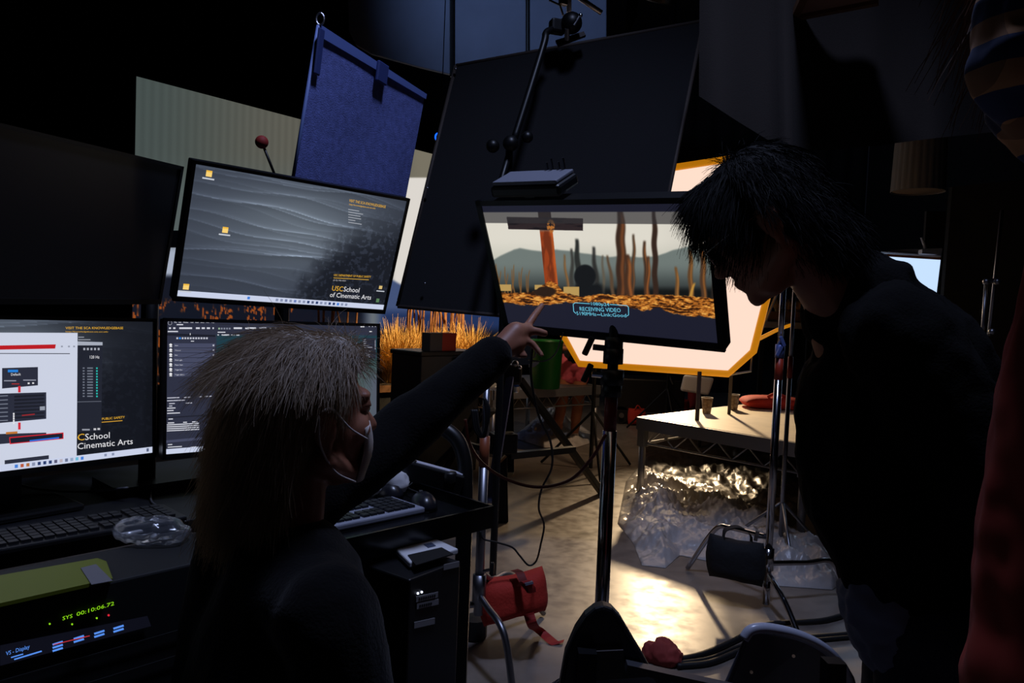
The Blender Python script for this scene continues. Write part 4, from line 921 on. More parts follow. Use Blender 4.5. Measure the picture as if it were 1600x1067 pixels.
t, n = flagthing('blue_flag', 'navy blue cloth flag on a frame above the upper monitor', bq, navy, mat('blue_edge', (110, 130, 190), .6), .006)
MB().prism([bq[0]+n*.006, bq[1]+n*.006, bq[1]+n*.006+nrm(bq[2]-bq[1])*.02, bq[0]+n*.006+nrm(bq[3]-bq[0])*.035], n*.003).build('top_hem', mat('hem_blue', (92, 112, 178), .8), t)
for a, b in ((.36, .03), (.40, .03)):
    pass
e = bq[0]*(1-.5)+bq[1]*.5; MB().box(e+n*.012-[0, 0, .03], (.012, .07, .07), frame(n, (0, 0, 1))).build('clip', mat('clip_blue', (50, 64, 120), .6), t, bevel=.004)
MB().box(bq[0]+n*.012+(bq[3]-bq[0])*.14, (.008, .03, .14), frame(n, (0, 0, 1))).build('side_tab', mat('clip_blue'), t, bevel=.004)
MB().tube([bq[0]+[0, 0, .02]+np.array([.012*math.cos(a), 0, .018*math.sin(a)]) for a in np.linspace(0, 6.28, 14, endpoint=False)], .003, 6, closed=True).build('hang_ring', steel, t)
pb = bq[3]+(bq[2]-bq[3])*.1-n*.06-np.array([.03, .06, 0])
MB().tube([[pb[0]+.03, pb[1]+.06, 0.02], [pb[0]+.03, pb[1]+.06, pb[2]]], .014, 10).build('stand_pole', blackm, t)
MB().tube([[pb[0]+.03, pb[1]+.06, pb[2]], pb], .010, 8).build('grip_arm', blackm, t)
for k in range(3):
    a = k*2.09+.3; MB().tube([[pb[0]+.03, pb[1]+.06, .4], [pb[0]+.03+.4*math.cos(a), pb[1]+.06+.4*math.sin(a), .012]], .010, 8).build('stand_leg', blackm, t)
fq = [P(712, 102, 3.65), P(1099, 32, 3.6), P(1003, 512, 3.5), P(621, 478, 3.55)]
t, n = flagthing('black_flag', 'large tilted black flag hanging above and behind the video monitor', fq, mat('flag_black', (19, 18, 21), .95, bump=.25, bscale=260), mat('flag_edge', (58, 48, 42), .7), .01, .02)
# hinge plate, grip head and arm at its top edge
gh = P(884, 42, 3.5)
MB().prism([P(868, 66, 3.56), P(912, 52, 3.56), P(915, 58, 3.55), P(872, 74, 3.55)], n*.02).build('hinge_plate', mat('plate_rust', (46, 36, 34), .6), t)
MB().box(P(871, 42, 3.5), (.075, .06, .065), rotz(.3)).build('grip_head', blackm, t, bevel=.012)
MB().ball(P(893, 36, 3.48), .05).build('grip_knuckle', blackm, t, smooth=True)
MB().tube([P(886, 44, 3.46), P(886, 62, 3.5)], .012, 8).build('flag_pin', steel, t)
MB().tube([P(897, 40, 3.44), P(906, 25, 3.44)], .006, 8).build('tee_handle', steel, t)
MB().ball(P(907, 24, 3.44), .010).build('handle_tip', chrome, t, smooth=True)
arm = spline([P(862, 46, 3.45), P(853, 52, 3.42), P(850, 68, 3.4), P(828, 140, 3.36), P(802, 222, 3.32)], 6)
MB().tube(arm, .016, 10).build('grip_arm', blackm, t, smooth=True)
MB().tube([P(800, 225, 3.31), P(778, 300, 3.3), P(762, 370, 3.3)], .014, 10).build('grip_arm', blackm, t, smooth=True)
for (x, y, r) in ((770, 228, .03), (798, 224, .035), (824, 214, .026)): MB().ball(P(x, y, 3.28), r).build('arm_knuckle', blackm, t, smooth=True)
sp0 = P(796, 232, 3.34)
MB().tube([[sp0[0], sp0[1], .02], sp0], .017, 10).build('stand_pole', blackm, t)
for (x, y) in ((580, 262),): pass
for (x, y, d) in ((1100, 33, 3.58), (712, 108, 3.62), (668, 294, 3.55), (664, 443, 3.5)): MB().ball(P(x, y, d), .007).build('corner_pin', steel, t, smooth=True)
# chrome rigging pipe and hanging panels above
t = thing('rigging_pipe', 'bright steel pipe with clamps hanging above the black flag', 'pipe', P(888, 10, 4.6))
MB().tube([P(889, -60, 4.7), P(889, 19, 4.7)], .016, 12).build('vertical_pipe', steel, t, smooth=True)
MB().tube([P(880, -20, 5.0), P(940, 20, 5.0)], .017, 12).build('diagonal_pipe', steel, t, smooth=True)
MB().tube([P(858, 0, 4.65), P(875, 8, 4.65), P(880, 24, 4.65)], .007, 8).build('safety_hook', steel, t, smooth=True)
MB().box(P(880, 2, 4.65), (.05, .04, .05), rotz(.5)).build('clamp', steel, t, bevel=.006)
t = thing('overhead_screen', 'row of three dim blue-grey hanging panels above the flags', 'panel', P(740, 60, 7.2))
pm = mat('panel_grey', (104, 112, 134), .75, noise_amt=.15, scale=3)
pans = [[(541, -70), (703, -70), (703, 116), (660, 106), (580, 84), (556, 70), (545, 48)], [(710, -70), (822, -70), (822, 128), (710, 112)], [(828, -70), (948, -70), (948, 118), (828, 118)]]
for q in pans:
    a = [P(x, y, 7.4-.0008*(x-541)) for x, y in q]; MB().prism(a, (0, .05, 0)).build('panel', pm, t, bevel=.01)
for x in (706, 825): MB().tube([P(x, -70, 7.2), P(x, 120, 7.2)], .016, 8).build('mullion', blackm, t)
t = thing('blue_ring_light', 'tiny glowing blue ring between the blue and black flags', 'indicator', P(683, 214, 4.4))
MB().tube([P(685, 214, 4.4)+np.array([.018*math.cos(a), 0, .022*math.sin(a)]) for a in np.linspace(1.0, 5.2, 12)], .005, 6).build('ring', emis('blue_led', (20, 90, 255), 2.), t, smooth=True)
MB().lathe(P(686, 214, 4.46), [(.03, 0), (.03, .05)], 16, np.array([[1, 0, 0], [0, 0, 1.], [0, -1., 0]])).build('housing', blackm, t)
rp = P(688, 222, 4.46); MB().tube([rp, [rp[0], rp[1]+.02, 6.0]], .003, 6).build('cord', blackm, t)

# ---- C-stands
def cstand(base, top, mid, label, legs, zleg, tubm=chrome):
    t = thing('c_stand', label, 'stand', base*[1, 1, 0], 'chrome stands'); b = base*[1, 1, 0]; topv = np.array([b[0], b[1], top])
    MB().tube([b+[0, 0, zleg-.10], b+[0, 0, mid]], .0175, 14).build('lower_tube', tubm, t, smooth=True)
    MB().tube([b+[0, 0, mid], topv], .0125, 14).build('upper_tube', tubm, t, smooth=True)
    for pts in legs: MB().tube(spline([np.asarray(p, float) for p in pts], 6), .0125, 10).build('leg', tubm, t, smooth=True)
    MB().tube([b+[0, 0, zleg-.05], b+[0, 0, zleg+.05]], .025, 12).build('leg_collar', tubm, t, smooth=True)
    return t
# right stand with the black sandbag
cb = P(1200, 880, 3.45); cz = cb[2]; cbp = cb*[1, 1, 0]
lf = G(1074, 891)
ct = cstand(cbp, 1.62, 1.16, 'chrome stand with a black sandbag beside the leaning man', [
    [cbp+[0, 0, cz+.12], cbp+(lf-cbp)*.45+[0, 0, cz+.10], cbp+(lf-cbp)*.66+[0, 0, cz+.06], lf+[0, 0, .012]],
    [cbp+[0, 0, cz+.0], P(1260, 879, 3.5), P(1300, 879, 3.55), [P(1325, 890, 3.6)[0], P(1325, 890, 3.6)[1], .012]],
    [cbp+[0, 0, cz-.04], cbp+[.01, -.2, cz-.10], cbp+[.02, -.36, .012]]], cz+.02)
MB().tube([cbp+[0, 0, .012], cbp+[0, 0, cz-.06]], .0165, 12).build('lower_leg_tube', chrome, ct, smooth=True)
kn = P(1196, 840, 3.42); MB().tube([kn, P(1180, 838, 3.40)], .007, 8).build('leg_bolt', steel, ct); MB().bar(P(1180, 845, 3.4), P(1184, 830, 3.4), .008, .016).build('wing_nut', steel, ct)
bt = cbp; z1 = P(1215, 562, depth(cbp+[0, 0, 1.2]))[2]
redband = mat('red_band_paint', (170, 52, 30), .45)
MB().tube([bt+[0, 0, z1-.09], bt+[0, 0, z1+.01]], .0185, 14).build('red_sleeve', redband, ct, smooth=True)
bluem = mat('blue_cast', (96, 112, 170), .4, .3)
MB().tube([bt+[0, 0, z1+.01], bt+[0, 0, z1+.07]], .021, 14).build('locking_collar', bluem, ct, smooth=True)
for k, z in enumerate((z1+.04, z1+.085)):
    MB().box(bt+[-.012+.012*k, -.024, z], (.016, .012, .05), np.array([[.9, 0, .42*(-1)**k], [0, 1, 0], [-.42*(-1)**k, 0, .9]])).build('collar_lever', bluem, ct, bevel=.003)
# rear thin stand
rb_ = P(1228, 690, 4.2)*[1, 1, 0]
t = thing('thin_stand', 'slim steel stand standing just behind the chrome one with red sleeve', 'stand', rb_, 'chrome stands')
top_ = P(1238, 470, 4.2)
MB().tube([rb_+[0, 0, .02], [rb_[0], rb_[1], 1.05]], .0125, 12).build('lower_tube', steel, t, smooth=True); MB().tube([[rb_[0], rb_[1], 1.05], [rb_[0], rb_[1], 1.5]], .01, 12).build('upper_tube', steel, t, smooth=True)
MB().tube([[rb_[0], rb_[1], 1.0], [rb_[0], rb_[1], 1.12]], .0145, 12).build('red_sleeve', redband, t, smooth=True)
for k in range(3): MB().tube([rb_+[0, 0, .3], rb_+[.32*math.cos(k*2.09+.4), .32*math.sin(k*2.09+.4), .011]], .009, 8).build('leg', steel, t, smooth=True)
# black sandbag
qa = [P(1106, 835, 3.45), P(1196, 852, 3.38), P(1196, 915, 3.38), P(1104, 898, 3.45)]
bc = np.mean(qa, 0); bu_ = qa[1]-qa[0]; bv_ = qa[0]-qa[3]
t = thing('black_sandbag', 'black sandbag with a loop handle hung on the chrome stand leg', 'sandbag', bc*[1, 1, 0]+[0, 0, qa[2][2]])
blk_ = mat('black_canvas', (22, 22, 25), .85, bump=.3, bscale=60)
o = sandbag(bc, bu_, bv_, np.linalg.norm(bu_)*1.04, np.linalg.norm(bv_)*1.08, .12); me = wrinkle(o.mesh(), .006, 9, seed=3.); link_mesh(me, 'bag', blk_, t, True)
hp = spline([P(1130, 842, 3.42), P(1134, 828, 3.42), P(1155, 824, 3.41), P(1172, 836, 3.40), P(1174, 850, 3.40)], 8)
MB().add(*(lambda pts: ([p+s*np.array([0, .022, .0])+np.array([0, 0, k*.004]) for k in (0, 1) for s in (-1, 1) for p in pts], [(i, i+1, len(pts)+i+1, len(pts)+i) for i in range(len(pts)-1)]+[(2*len(pts)+i, 3*len(pts)+i, 3*len(pts)+i+1, 2*len(pts)+i+1) for i in range(len(pts)-1)]))(hp)).build('handle', blk_, t, smooth=True)
# left stand with the red sandbag
lb_ = P(748, 935, 2.75); lz = lb_[2]; lp = lb_*[1, 1, 0]
e1 = P(781, 975, 2.6); e2 = P(802, 1085, 2.55)
lst = cstand(lp, 1.05, .75, 'chrome stand beside the cart, holding the red sandbag', [
    [lp+[0, 0, lz+.015], P(763, 950, 2.68), e1, P(792, 1010, 2.57), [e2[0], e2[1], .012]],
    [lp+[0, 0, lz+.10], P(770, 905, 2.85), P(800, 900, 3.0), [P(850, 940, 3.25)[0], P(850, 940, 3.25)[1], .012]],
    [lp+[0, 0, lz-.02], P(722, 946, 2.78), P(690, 950, 2.8), [P(650, 980, 2.8)[0], P(650, 980, 2.8)[1], .012]]], lz+.04, steel)
MB().tube([lp+[0, 0, .75], lp+[0, 0, .86]], .0185, 12).build('red_sleeve', mat('copper_sleeve', (150, 78, 48), .45), lst, smooth=True)
MB().tube([P(756, 892, 2.72), P(766, 890, 2.70)], .006, 8).build('leg_bolt', steel, lst); MB().box(P(769, 889, 2.7), (.014, .014, .05), rotz(.2)).build('wing_knob', black, lst, bevel=.004)
cw = P(737, 885, 3.0)
MB().lathe([lp[0]-.02, lp[1]+.25, .002], [(.01, 0), (.05, .005), (.05, .08), (.01, .085)], 14).build('caster', rubber, lst)
qa = [P(752, 912, 2.82), P(847, 880, 2.88), P(863, 955, 2.86), P(745, 978, 2.80)]
bc = np.mean(qa, 0); bu_ = (qa[1]-qa[0]+qa[2]-qa[3])/2; bv_ = (qa[0]-qa[3]+qa[1]-qa[2])/2
t = thing('red_sandbag', 'red canvas sandbag with a dangling strap hung on the stand beside the cart', 'sandbag', bc*[1, 1, 0]+[0, 0, qa[3][2]], 'red sandbags')
nb = nrm(np.cross(bu_, bv_)); nb = -nb if nb@(C0-bc) < 0 else nb
mb = sandbag(bc, bu_, bv_-bu_*(bu_@bv_)/(bu_@bu_)*.0, np.linalg.norm(bu_)*1.0, np.linalg.norm(bv_)*1.02, .13); link_mesh(wrinkle(mb.mesh(), .007, 8, seed=1.), 'bag', red, t, True)
def ribbon(pts, side, w, th=.004):
    side = nrm(side); n_ = len(pts); vs_ = [p+side*s*w/2 for s in (-1, 1) for p in pts]; return MB().add(vs_, [(i, i+1, n_+i+1, n_+i) for i in range(n_-1)])
rs_ = mat('red_strap', (176, 40, 34), .7)
ribbon(spline([P(803, 890, 2.80), P(812, 895, 2.76), P(818, 908, 2.74), P(830, 925, 2.74)], 6), bu_, .03).build('strap', mat('strap_dark', (120, 34, 26), .7), t)
ribbon(spline([P(812, 915, 2.735), P(820, 907, 2.73), P(830, 918, 2.73), P(832, 926, 2.735)], 6), bu_, .028).build('strap_loop', rs_, t)
MB().box(P(826, 911, 2.725), (.03, .008, .024), frame(bu_, nb)).build('buckle', mat('buckle_grey', (100, 100, 112), .4), t)
g1, g2 = G(842, 996), G(868, 1008)
ribbon(spline([P(826, 958, 2.79), P(833, 978, 2.80), g1+[0, 0, .03], g2+[0, 0, .006], G(875, 1003)+[0, 0, .006]], 6), bu_, .04).build('tail_strap', rs_, t)

# ---- tripod with geared head in the middle distance
hd = P(798, 575, 4.9); foot_b = G(785, 815)
tp0 = thing('tripod', 'black camera tripod with a blue-grey front leg, behind the pointing arm', 'tripod', np.array([hd[0], hd[1], 0]))
def tleg(a, b, w, m): MB().bar(a, b, w, w*.7).build('leg', m, tp0, bevel=.004)
tleg(P(797, 590, 4.85), P(765, 785, 4.3), .05, mat('leg_blue', (104, 116, 160), .4, .5)); tleg(P(812, 592, 4.9), G(942, 772), .055, blackm)
tleg(P(789, 600, 5.0), P(789, 740, 4.75), .11, blackm); tleg(P(783, 700, 4.7), foot_b, .075, blackm); tleg(P(770, 640, 5.0), G(666, 745), .05, blackm); tleg(P(745, 640, 5.0), G(690, 745), .04, blackm)
MB().bar(P(735, 695, 4.75), P(795, 712, 4.7), .04, .03).build('spreader', blackm, tp0); MB().bar(P(795, 712, 4.7), P(896, 702, 5.05), .05, .04).build('spreader', blackm, tp0)
MB().box(P(786, 692, 4.72), (.16, .12, .13), rotz(.3)).build('spreader_hub', blackm, tp0, bevel=.01)
MB().bar(P(778, 724, 4.4), P(790, 712, 4.42), .02, .012).build('leg_clamp', mat('brass', (150, 110, 70), .4, .8), tp0); MB().ball(P(776, 729, 4.35), .012).build('clamp_bolt', steel, tp0, smooth=True)
MB().box(hd+[-.02, 0, -.04], (.17, .14, .13), rotz(.2)).build('head', blackm, tp0, bevel=.02)
for (x, y, r) in ((805, 568, .022), (812, 574, .014), (792, 562, .016), (789, 552, .012)): MB().ball(P(x, y, 4.78), r).build('head_knob', chrome if r < .02 else steel, tp0, smooth=True)
lbm = mat('ribbed_grey', (150, 152, 175), .5)
for i in range(7): MB().tube([P(806, 540+i*3, 4.8)+[-.03, 0, 0], P(806, 540+i*3, 4.8)+[.03, 0, 0]], .006, 8).build('ribbed_grip', lbm, tp0)
MB().bar(P(785, 556, 4.8), P(803, 541, 4.8), .01, .02).build('pan_plate', mat('brass'), tp0)
one('paper_tag', white, 'small white tag hanging in front of the green bin', 'tag', MB().prism([P(826, 569, 4.75), P(843, 563, 4.75), P(842, 568, 4.75), P(834, 574, 4.75), P(826, 574, 4.75)], (0, .004, 0)))

# ---- cables
def cable(name, pts, r, m, label): return one(name, m, label, 'cable', MB().tube(spline(pts, 10), r, 8), smooth=True)
rc_ = mat('red_cable', (120, 48, 36), .35)
cable('red_cable', [P(727, 655, 2.2), P(733, 690, 2.2), P(752, 722, 2.15), P(790, 748, 2.1), P(840, 761, 2.05), P(890, 750, 1.98), P(925, 715, 1.93), P(946, 680, 1.88)], .0045, rc_, 'brownish red cable looping from the cart arch to the monitor stand')
cable('black_cable', [P(832, 540, 1.95), P(830, 590, 2.0), P(842, 650, 2.1), P(860, 690, 2.2), P(862, 730, 2.3), P(846, 765, 2.4), P(842, 795, 2.5), P(850, 820, 2.6), P(845, 850, 2.68), P(838, 876, 2.76), P(826, 883, 2.76), P(812, 868, 2.75), P(800, 855, 2.75), P(775, 847, 2.73), P(756, 842, 2.72), P(750, 830, 2.72)], .0035, rubber, 'thin black cable dangling from the video monitor down to the red sandbag')
cable('grey_cable', [P(822, 528, 1.95), P(834, 540, 1.96), P(836, 556, 2.0), P(826, 562, 2.05), P(850, 564, 2.05), P(868, 552, 2.0), P(880, 520, 1.92)], .002, mat('cable_grey'), 'thin grey cable looping under the video monitor')
for k in range(3):
    cable('coiled_cable', [P(738+k*3, 640, 2.25), P(742+k*3, 670, 2.25), P(752+k*2, 682, 2.25), P(760, 668, 2.25), P(764-k*2, 640, 2.25), P(757, 622, 2.25)], .005, rubber, ('outer', 'middle', 'inner')[k]+' loop of black cable hanging on the stand below the pointing arm')
for k, pts in enumerate(([(1058, 1036), (1100, 1026), (1150, 1004), (1190, 982), (1240, 977), (1290, 973), (1340, 958)], [(1058, 1046), (1110, 1040), (1160, 1020), (1210, 1004), (1270, 1000), (1345, 994)], [(1060, 1041), (1110, 1033), (1165, 1012), (1230, 1008), (1280, 1004), (1345, 998)])):
    cable('floor_cable', [G(x, y)+[0, 0, .013] for x, y in pts], .012 if k < 2 else .008, rubber, ('uppermost thick black cable', 'lowest thick black cable', 'thin middle black cable')[k]+' running across the floor behind the chair')
gv = G(1034, 1034)
mb = MB()
for (a, b, r) in ((0, 0, .05), (.035, .02, .035), (-.03, .015, .04), (.02, -.02, .04), (.05, -.01, .028)): mb.ball(gv+[a, b, r*.75], r)
link = link_mesh(wrinkle(fused(mb, .006, 4), .008, 22, seed=2., ridged=True), 'red_cloth', mat('red_cloth', (150, 56, 50), .85), None, True); tag(link, 'crumpled red cloth on the floor where the black cables end', 'cloth')

# ---- chair in the near foreground
sd = 1.28
def ch(px, py, d=sd): return P(px, py, d)
chm = mat('chair_shell', (84, 86, 96), .35); 
cbx = ch(1090, 1100)*[1, 1, 0]
t = thing('chair', 'dark moulded plastic chair with split back in the near foreground', 'chair', cbx)
def shell(outline, d0, bulge, th, m, name, parent, cx, hw):
    a = [P(x, y, d0+bulge*((x-cx)/hw)**2) for x, y in outline]; return MB().prism(a, np.array([0, th, 0])).build(name, m, parent, bevel=.006)
fin = [(862, 1180), (868, 1120), (876, 1067), (884, 1022), (900, 985), (915, 963), (930, 951), (944, 947), (957, 952), (970, 966), (990, 1000), (1008, 1030), (1020, 1052), (1050, 1066), (1140, 1095), (1140, 1180)]
shell(fin, 1.22, .02, .03, mat('chair_fin', (20, 20, 22), .4), 'back_fin', t, 950, 80)
MB().prism([P(931, 1018, 1.215), P(974, 1016, 1.215), P(973, 1030, 1.215), P(932, 1026, 1.215)], (0, .004, 0)).build('fin_slot', mat('slot_grey', (70, 66, 66), .4), t)
MB().bar(P(978, 1040, 1.215), P(1150, 1078, 1.215), .02, .012).build('cross_bar', mat('bar_grey', (60, 60, 64), .35), t)
ro = [(1118, 1180), (1122, 1110), (1131, 1067), (1148, 1028), (1162, 997), (1172, 984), (1190, 980), (1215, 983), (1240, 989), (1268, 1000), (1292, 1015), (1310, 1034), (1322, 1055), (1328, 1075), (1332, 1110), (1334, 1180)]
vs_ = []; nl = 5
for k in range(nl):
    dd = k/(nl-1)
    for (x, y) in ro: vs_.append(P(x+14*dd**1.5*(1 if x > 1200 else .2), y+7*dd*(1 if y < 1060 else .5)*0+dd*2, 1.26+.11*((x-1230)/110)**2*.0+.035*dd+.08*((x-1150)/180)**2))
n_ = len(ro); fs = [tuple(range(n_))]+[(k*n_+i, k*n_+(i+1) % n_, (k+1)*n_+(i+1) % n_, (k+1)*n_+i) for k in range(nl-1) for i in range(n_)]+[tuple((nl-1)*n_+i for i in range(n_))[::-1]]
MB().add(vs_, fs).build('back_shell', chm, t, bevel=.008)
MB().tube(spline([P(x, y+1, 1.262+.08*((x-1150)/180)**2) for x, y in ro[4:15]], 4), .009, 10).build('lit_shell_rim', mat('rim_lit', (165, 168, 182), .3), t, smooth=True)  # paler rim colour paints in the light caught along the shell edge
for (x, y) in ((1174, 1050), (1240, 1025)): MB().tube([P(x, y, 1.255), P(x, y, 1.262)], .0028, 10).build('vent_hole', mat('hole_light', (150, 120, 90), .5), t)
MB().box(cbx+[0, .1, .46], (.46, .42, .04)).build('seat', chm, t, bevel=.02)
for sx in (-1, 1):
    MB().bar(cbx+[sx*.2, -.08, .46], cbx+[sx*.2, -.06, .78], .03, .03).build('back_upright', blackm, t)
    for sy in (-1, 1): MB().tube([cbx+[sx*.19, .1+sy*.17, .45], cbx+[sx*.22, .1+sy*.22, .008]], .012, 8).build('leg', steel, t, smooth=True)

# ---- right background: hanging cloth, lampshade, light box, stands
cloth = mat('brown_duvetyne', (30, 23, 19), .95, bump=.2, bscale=200)
edge_b = [(1092, 150), (1150, 188), (1212, 226), (1238, 226), (1262, 234), (1300, 235), (1380, 226), (1460, 216), (1545, 207), (1640, 200)]
vs_ = []; cols = 70
for i in range(cols+1):
    x = 1092+(1640-1092)*i/cols; yb = np.interp(x, [e[0] for e in edge_b], [e[1] for e in edge_b])
    fo = .10*math.exp(-((x-1232)/16)**2)+.05*math.sin((x-1092)*.022)+.03*math.sin((x-1092)*.055)
    for j in range(13): vs_.append(P(x+8*(1-j/12)*math.sin(x*.02), -60+(yb+60)*j/12, 3.1-fo*(.4+.6*j/12)))
one('hanging_cloth', cloth, 'dark brown duvetyne cloth hanging in folds above the leaning man', 'cloth', MB().add(vs_, [(i*13+j, (i+1)*13+j, (i+1)*13+j+1, i*13+j+1) for i in range(cols) for j in range(12)]), smooth=True)
cz_ = 2.58
cq = [Pz(1241, 26, cz_), Pz(1372, 1, cz_), Pz(1372, 1, cz_)-[0.0, 1.2, 0], Pz(1209, -4, cz_)-[.0, .6, 0]]
t = thing('overhead_canopy', 'wood-edged cloth frame overhead at the top edge of the picture', 'frame', np.mean(cq, 0))
MB().prism(cq, (0, 0, .01)).build('cloth_panel', mat('overhead_silk', (150, 110, 88), .8), t)
MB().bar(cq[0], cq[1], .03, .03).build('wood_edge', mat('raw_wood'), t); MB().bar(cq[3], cq[0], .03, .03).build('wood_edge', mat('raw_wood'), t)
ls = P(1434, 300, 5.6); rr = 38*5.6/F
t = thing('lampshade', 'grey pleated fabric drum shade hanging at the right', 'lampshade', ls*[1, 1, 1]-[0, 0, 0])
vs_ = []; fs = []; n_ = 72
for (h_, k) in ((0, 1.), (.42, .93)):
    for j in range(n_): a = 2*math.pi*j/n_; r_ = rr*k*(1+.025*math.cos(a*24)); vs_.append(ls+[r_*math.cos(a), r_*math.sin(a), h_])
MB().add(vs_, [(j, (j+1) % n_, n_+(j+1) % n_, n_+j) for j in range(n_)]).build('pleated_shade', mat('shade_fabric', (140, 138, 138), .9), t, smooth=True)
MB().lathe(ls, [(rr*.98, .012), (rr*.98, .02)], 32).build('bottom_diffuser', mat('shade_bottom', (150, 140, 132), .9), t)
MB().tube([ls+[0, 0, .42], [ls[0], ls[1], 6]], .006, 6).build('hanging_cord', rubber, t)
# cool light box
lq = [P(1372, 397, 5.6), P(1470, 404, 5.3), P(1461, 478, 5.3), P(1440, 600, 5.35), P(1330, 600, 5.6)]
t = thing('light_box', 'glowing blue-white light box with a wooden lid behind the leaning man', 'light box', np.mean(lq, 0)*[1, 1, 0])
MB().prism(lq, (0, .04, 0)).build('glowing_face', emis('cool_glow', (196, 222, 255), 1.05), t)
MB().prism([P(1376, 397, 5.6), P(1470, 404, 5.3), P(1472, 392, 5.5), P(1400, 394, 5.8)], (0, 0, .02)).build('lid', mat('lid_pale', (200, 204, 214), .6), t)
MB().bar(P(1374, 398, 5.58), P(1470, 404, 5.28), .012, .018).build('wood_strip', mat('raw_wood'), t)
MB().box(P(1450, 394, 5.3), (.11, .05, .03)).build('clamp_base', mat('clamp_white', (200, 205, 220), .4), t); MB().tube([P(1446, 388, 5.3), P(1440, 371, 5.3)], .010, 8).build('clamp_lever', mat('clamp_white'), t)
bm = np.mean(lq, 0); 
for sx in (-.12, .1): MB().tube([[bm[0]+sx, bm[1]+.12, 0], [bm[0]+sx, bm[1]+.12, 1.2]], .015, 8).build('leg', blackm, t)
MB().prism([P(1372, 397, 5.66), P(1470, 404, 5.36), P(1440, 600, 5.41), P(1330, 600, 5.66)], (0, .3, 0)).build('housing', blackm, t)
one('dim_panel', mat('dim_grey', (70, 70, 74), .9), 'dim grey panel standing behind the light box', 'panel', MB().prism([P(1448, 330, 6.2), P(1484, 330, 6.2), P(1484, 330, 6.2)*[1, 1, 0], P(1448, 330, 6.2)*[1, 1, 0]], (0, .03, 0)))
one('black_partition', duvet, 'tall black partition at the right behind the steel rods', 'partition', MB().prism([P(1488, 292, 5.0), P(1700, 270, 4.4), np.array([P(1700, 270, 4.4)[0], P(1700, 270, 4.4)[1], 0]), np.array([P(1468, 480, 5.0)[0], P(1468, 480, 5.0)[1], 0])], (0, .04, 0)))
t = thing('grip_rods', 'two thin steel rods joined by clamps before the black partition', 'rod', P(1545, 545, 3.6))
for a, b in (((1566, 328), (1545, 525)), ((1541, 440), (1533, 548))): MB().tube([P(*a, 3.6), P(*b, 3.6)], .008, 8).build('rod', steel, t, smooth=True)
for (x, y) in ((1541, 440), (1558, 440), (1550, 518), (1534, 545)): MB().ball(P(x, y, 3.58), .016).build('clamp', steel, t, smooth=True)
MB().tube([P(1541, 440, 3.6), P(1560, 438, 3.6)], .012, 8).build('cross_clamp', steel, t)
MB().tube([P(1533, 548, 3.6), [P(1533, 548, 3.6)[0], P(1533, 548, 3.6)[1], 0]], .012, 8).build('lower_pole', blackm, t)
# far clutter behind the plywood riser
t = thing('equipment_cart', 'dark wheeled cart in the gloom behind the plywood riser', 'cart', G(1015, 668))
wc = G(1010, 665)
MB().box(wc+[0, .3, .35], (.9, .5, .4)).build('body', black, t, bevel=.02)
for sx in (-.3, .3):
    MB().lathe(wc+[sx, .05, .11], [(.10, 0), (.10, .05)], 20, np.array([[1, 0, 0], [0, 0, 1.], [0, -1., 0]])).build('wheel', rubber, t); MB().lathe(wc+[sx, -.005, .11], [(.03, 0), (.03, .02)], 12, np.array([[1, 0, 0], [0, 0, 1.], [0, -1., 0]])).build('hub', steel, t)
MB().tube([wc+[.3, .05, .5], wc+[.1, .05, .95]], .012, 8).build('handle', steel, t)
def rbag(px, py, w, h, label):
    g = G(px, py); t = thing('red_sandbag', label, 'sandbag', g, 'red sandbags')
    sandbag(g+[0, 0, h/2+.002], (1, .2, 0), (0, .25, 1), w, h, .14).build('bag', red, t, smooth=True); MB().tube(spline([g+[-.03, -.06, h], g+[0, -.05, h+.04], g+[.04, -.05, h]], 5), .008, 6).build('handle', red, t, smooth=True)
rbag(994, 664, .22, .20, 'red sandbag on the floor left of the plywood riser, by the dark cart'); rbag(1064, 650, .22, .22, 'red sandbag on the floor behind the plywood riser corner'); rbag(1082, 640, .14, .34, 'upright red bag behind the nearer paper cup')
wc2 = P(1092, 600, 7.0)
t = thing('white_bag', 'white square cloth bag hung on a post behind the plywood riser', 'bag', wc2*[1, 1, 0])
MB().prism([P(1070, 586, 7), P(1117, 591, 7), P(1108, 618, 7), P(1064, 611, 7)], (0, .06, 0)).build('bag', white, t, bevel=.02)
wcp = P(1099, 620, 7.04); MB().tube([[wcp[0], wcp[1]+.05, 0], [wcp[0], wcp[1]+.05, wcp[2]+.3]], .015, 8).build('post', blackm, t)
sh = P(1222, 508, 7.2)
t = thing('shelf_unit', 'pale shelf with a straw heap behind the chrome stand', 'shelf', sh*[1, 1, 0]); MB().box(sh+[.1, .2, 0], (.55, .4, .06)).build('shelf_board', mat('shelf_pale', (150, 146, 142), .6), t)
for sx in (-.12, .34): MB().bar([sh[0]+sx, sh[1]+.2, 0], [sh[0]+sx, sh[1]+.2, sh[2]-.03], .04, .04).build('upright', blackm, t)
MB().box(sh+[.1, .2, .08], (.45, .3, .1)).build('straw_box', mat('straw_box', (120, 90, 60), .8), t)
for k in range(3):
    q = sh+[.0+.1*k, .15, .13]; place(tm[1], 'straw_clump', straw, q, k*1.1, .5, 'small straw clump on the pale shelf behind the chrome stand', 'straw', 'straw clumps on the shelf')
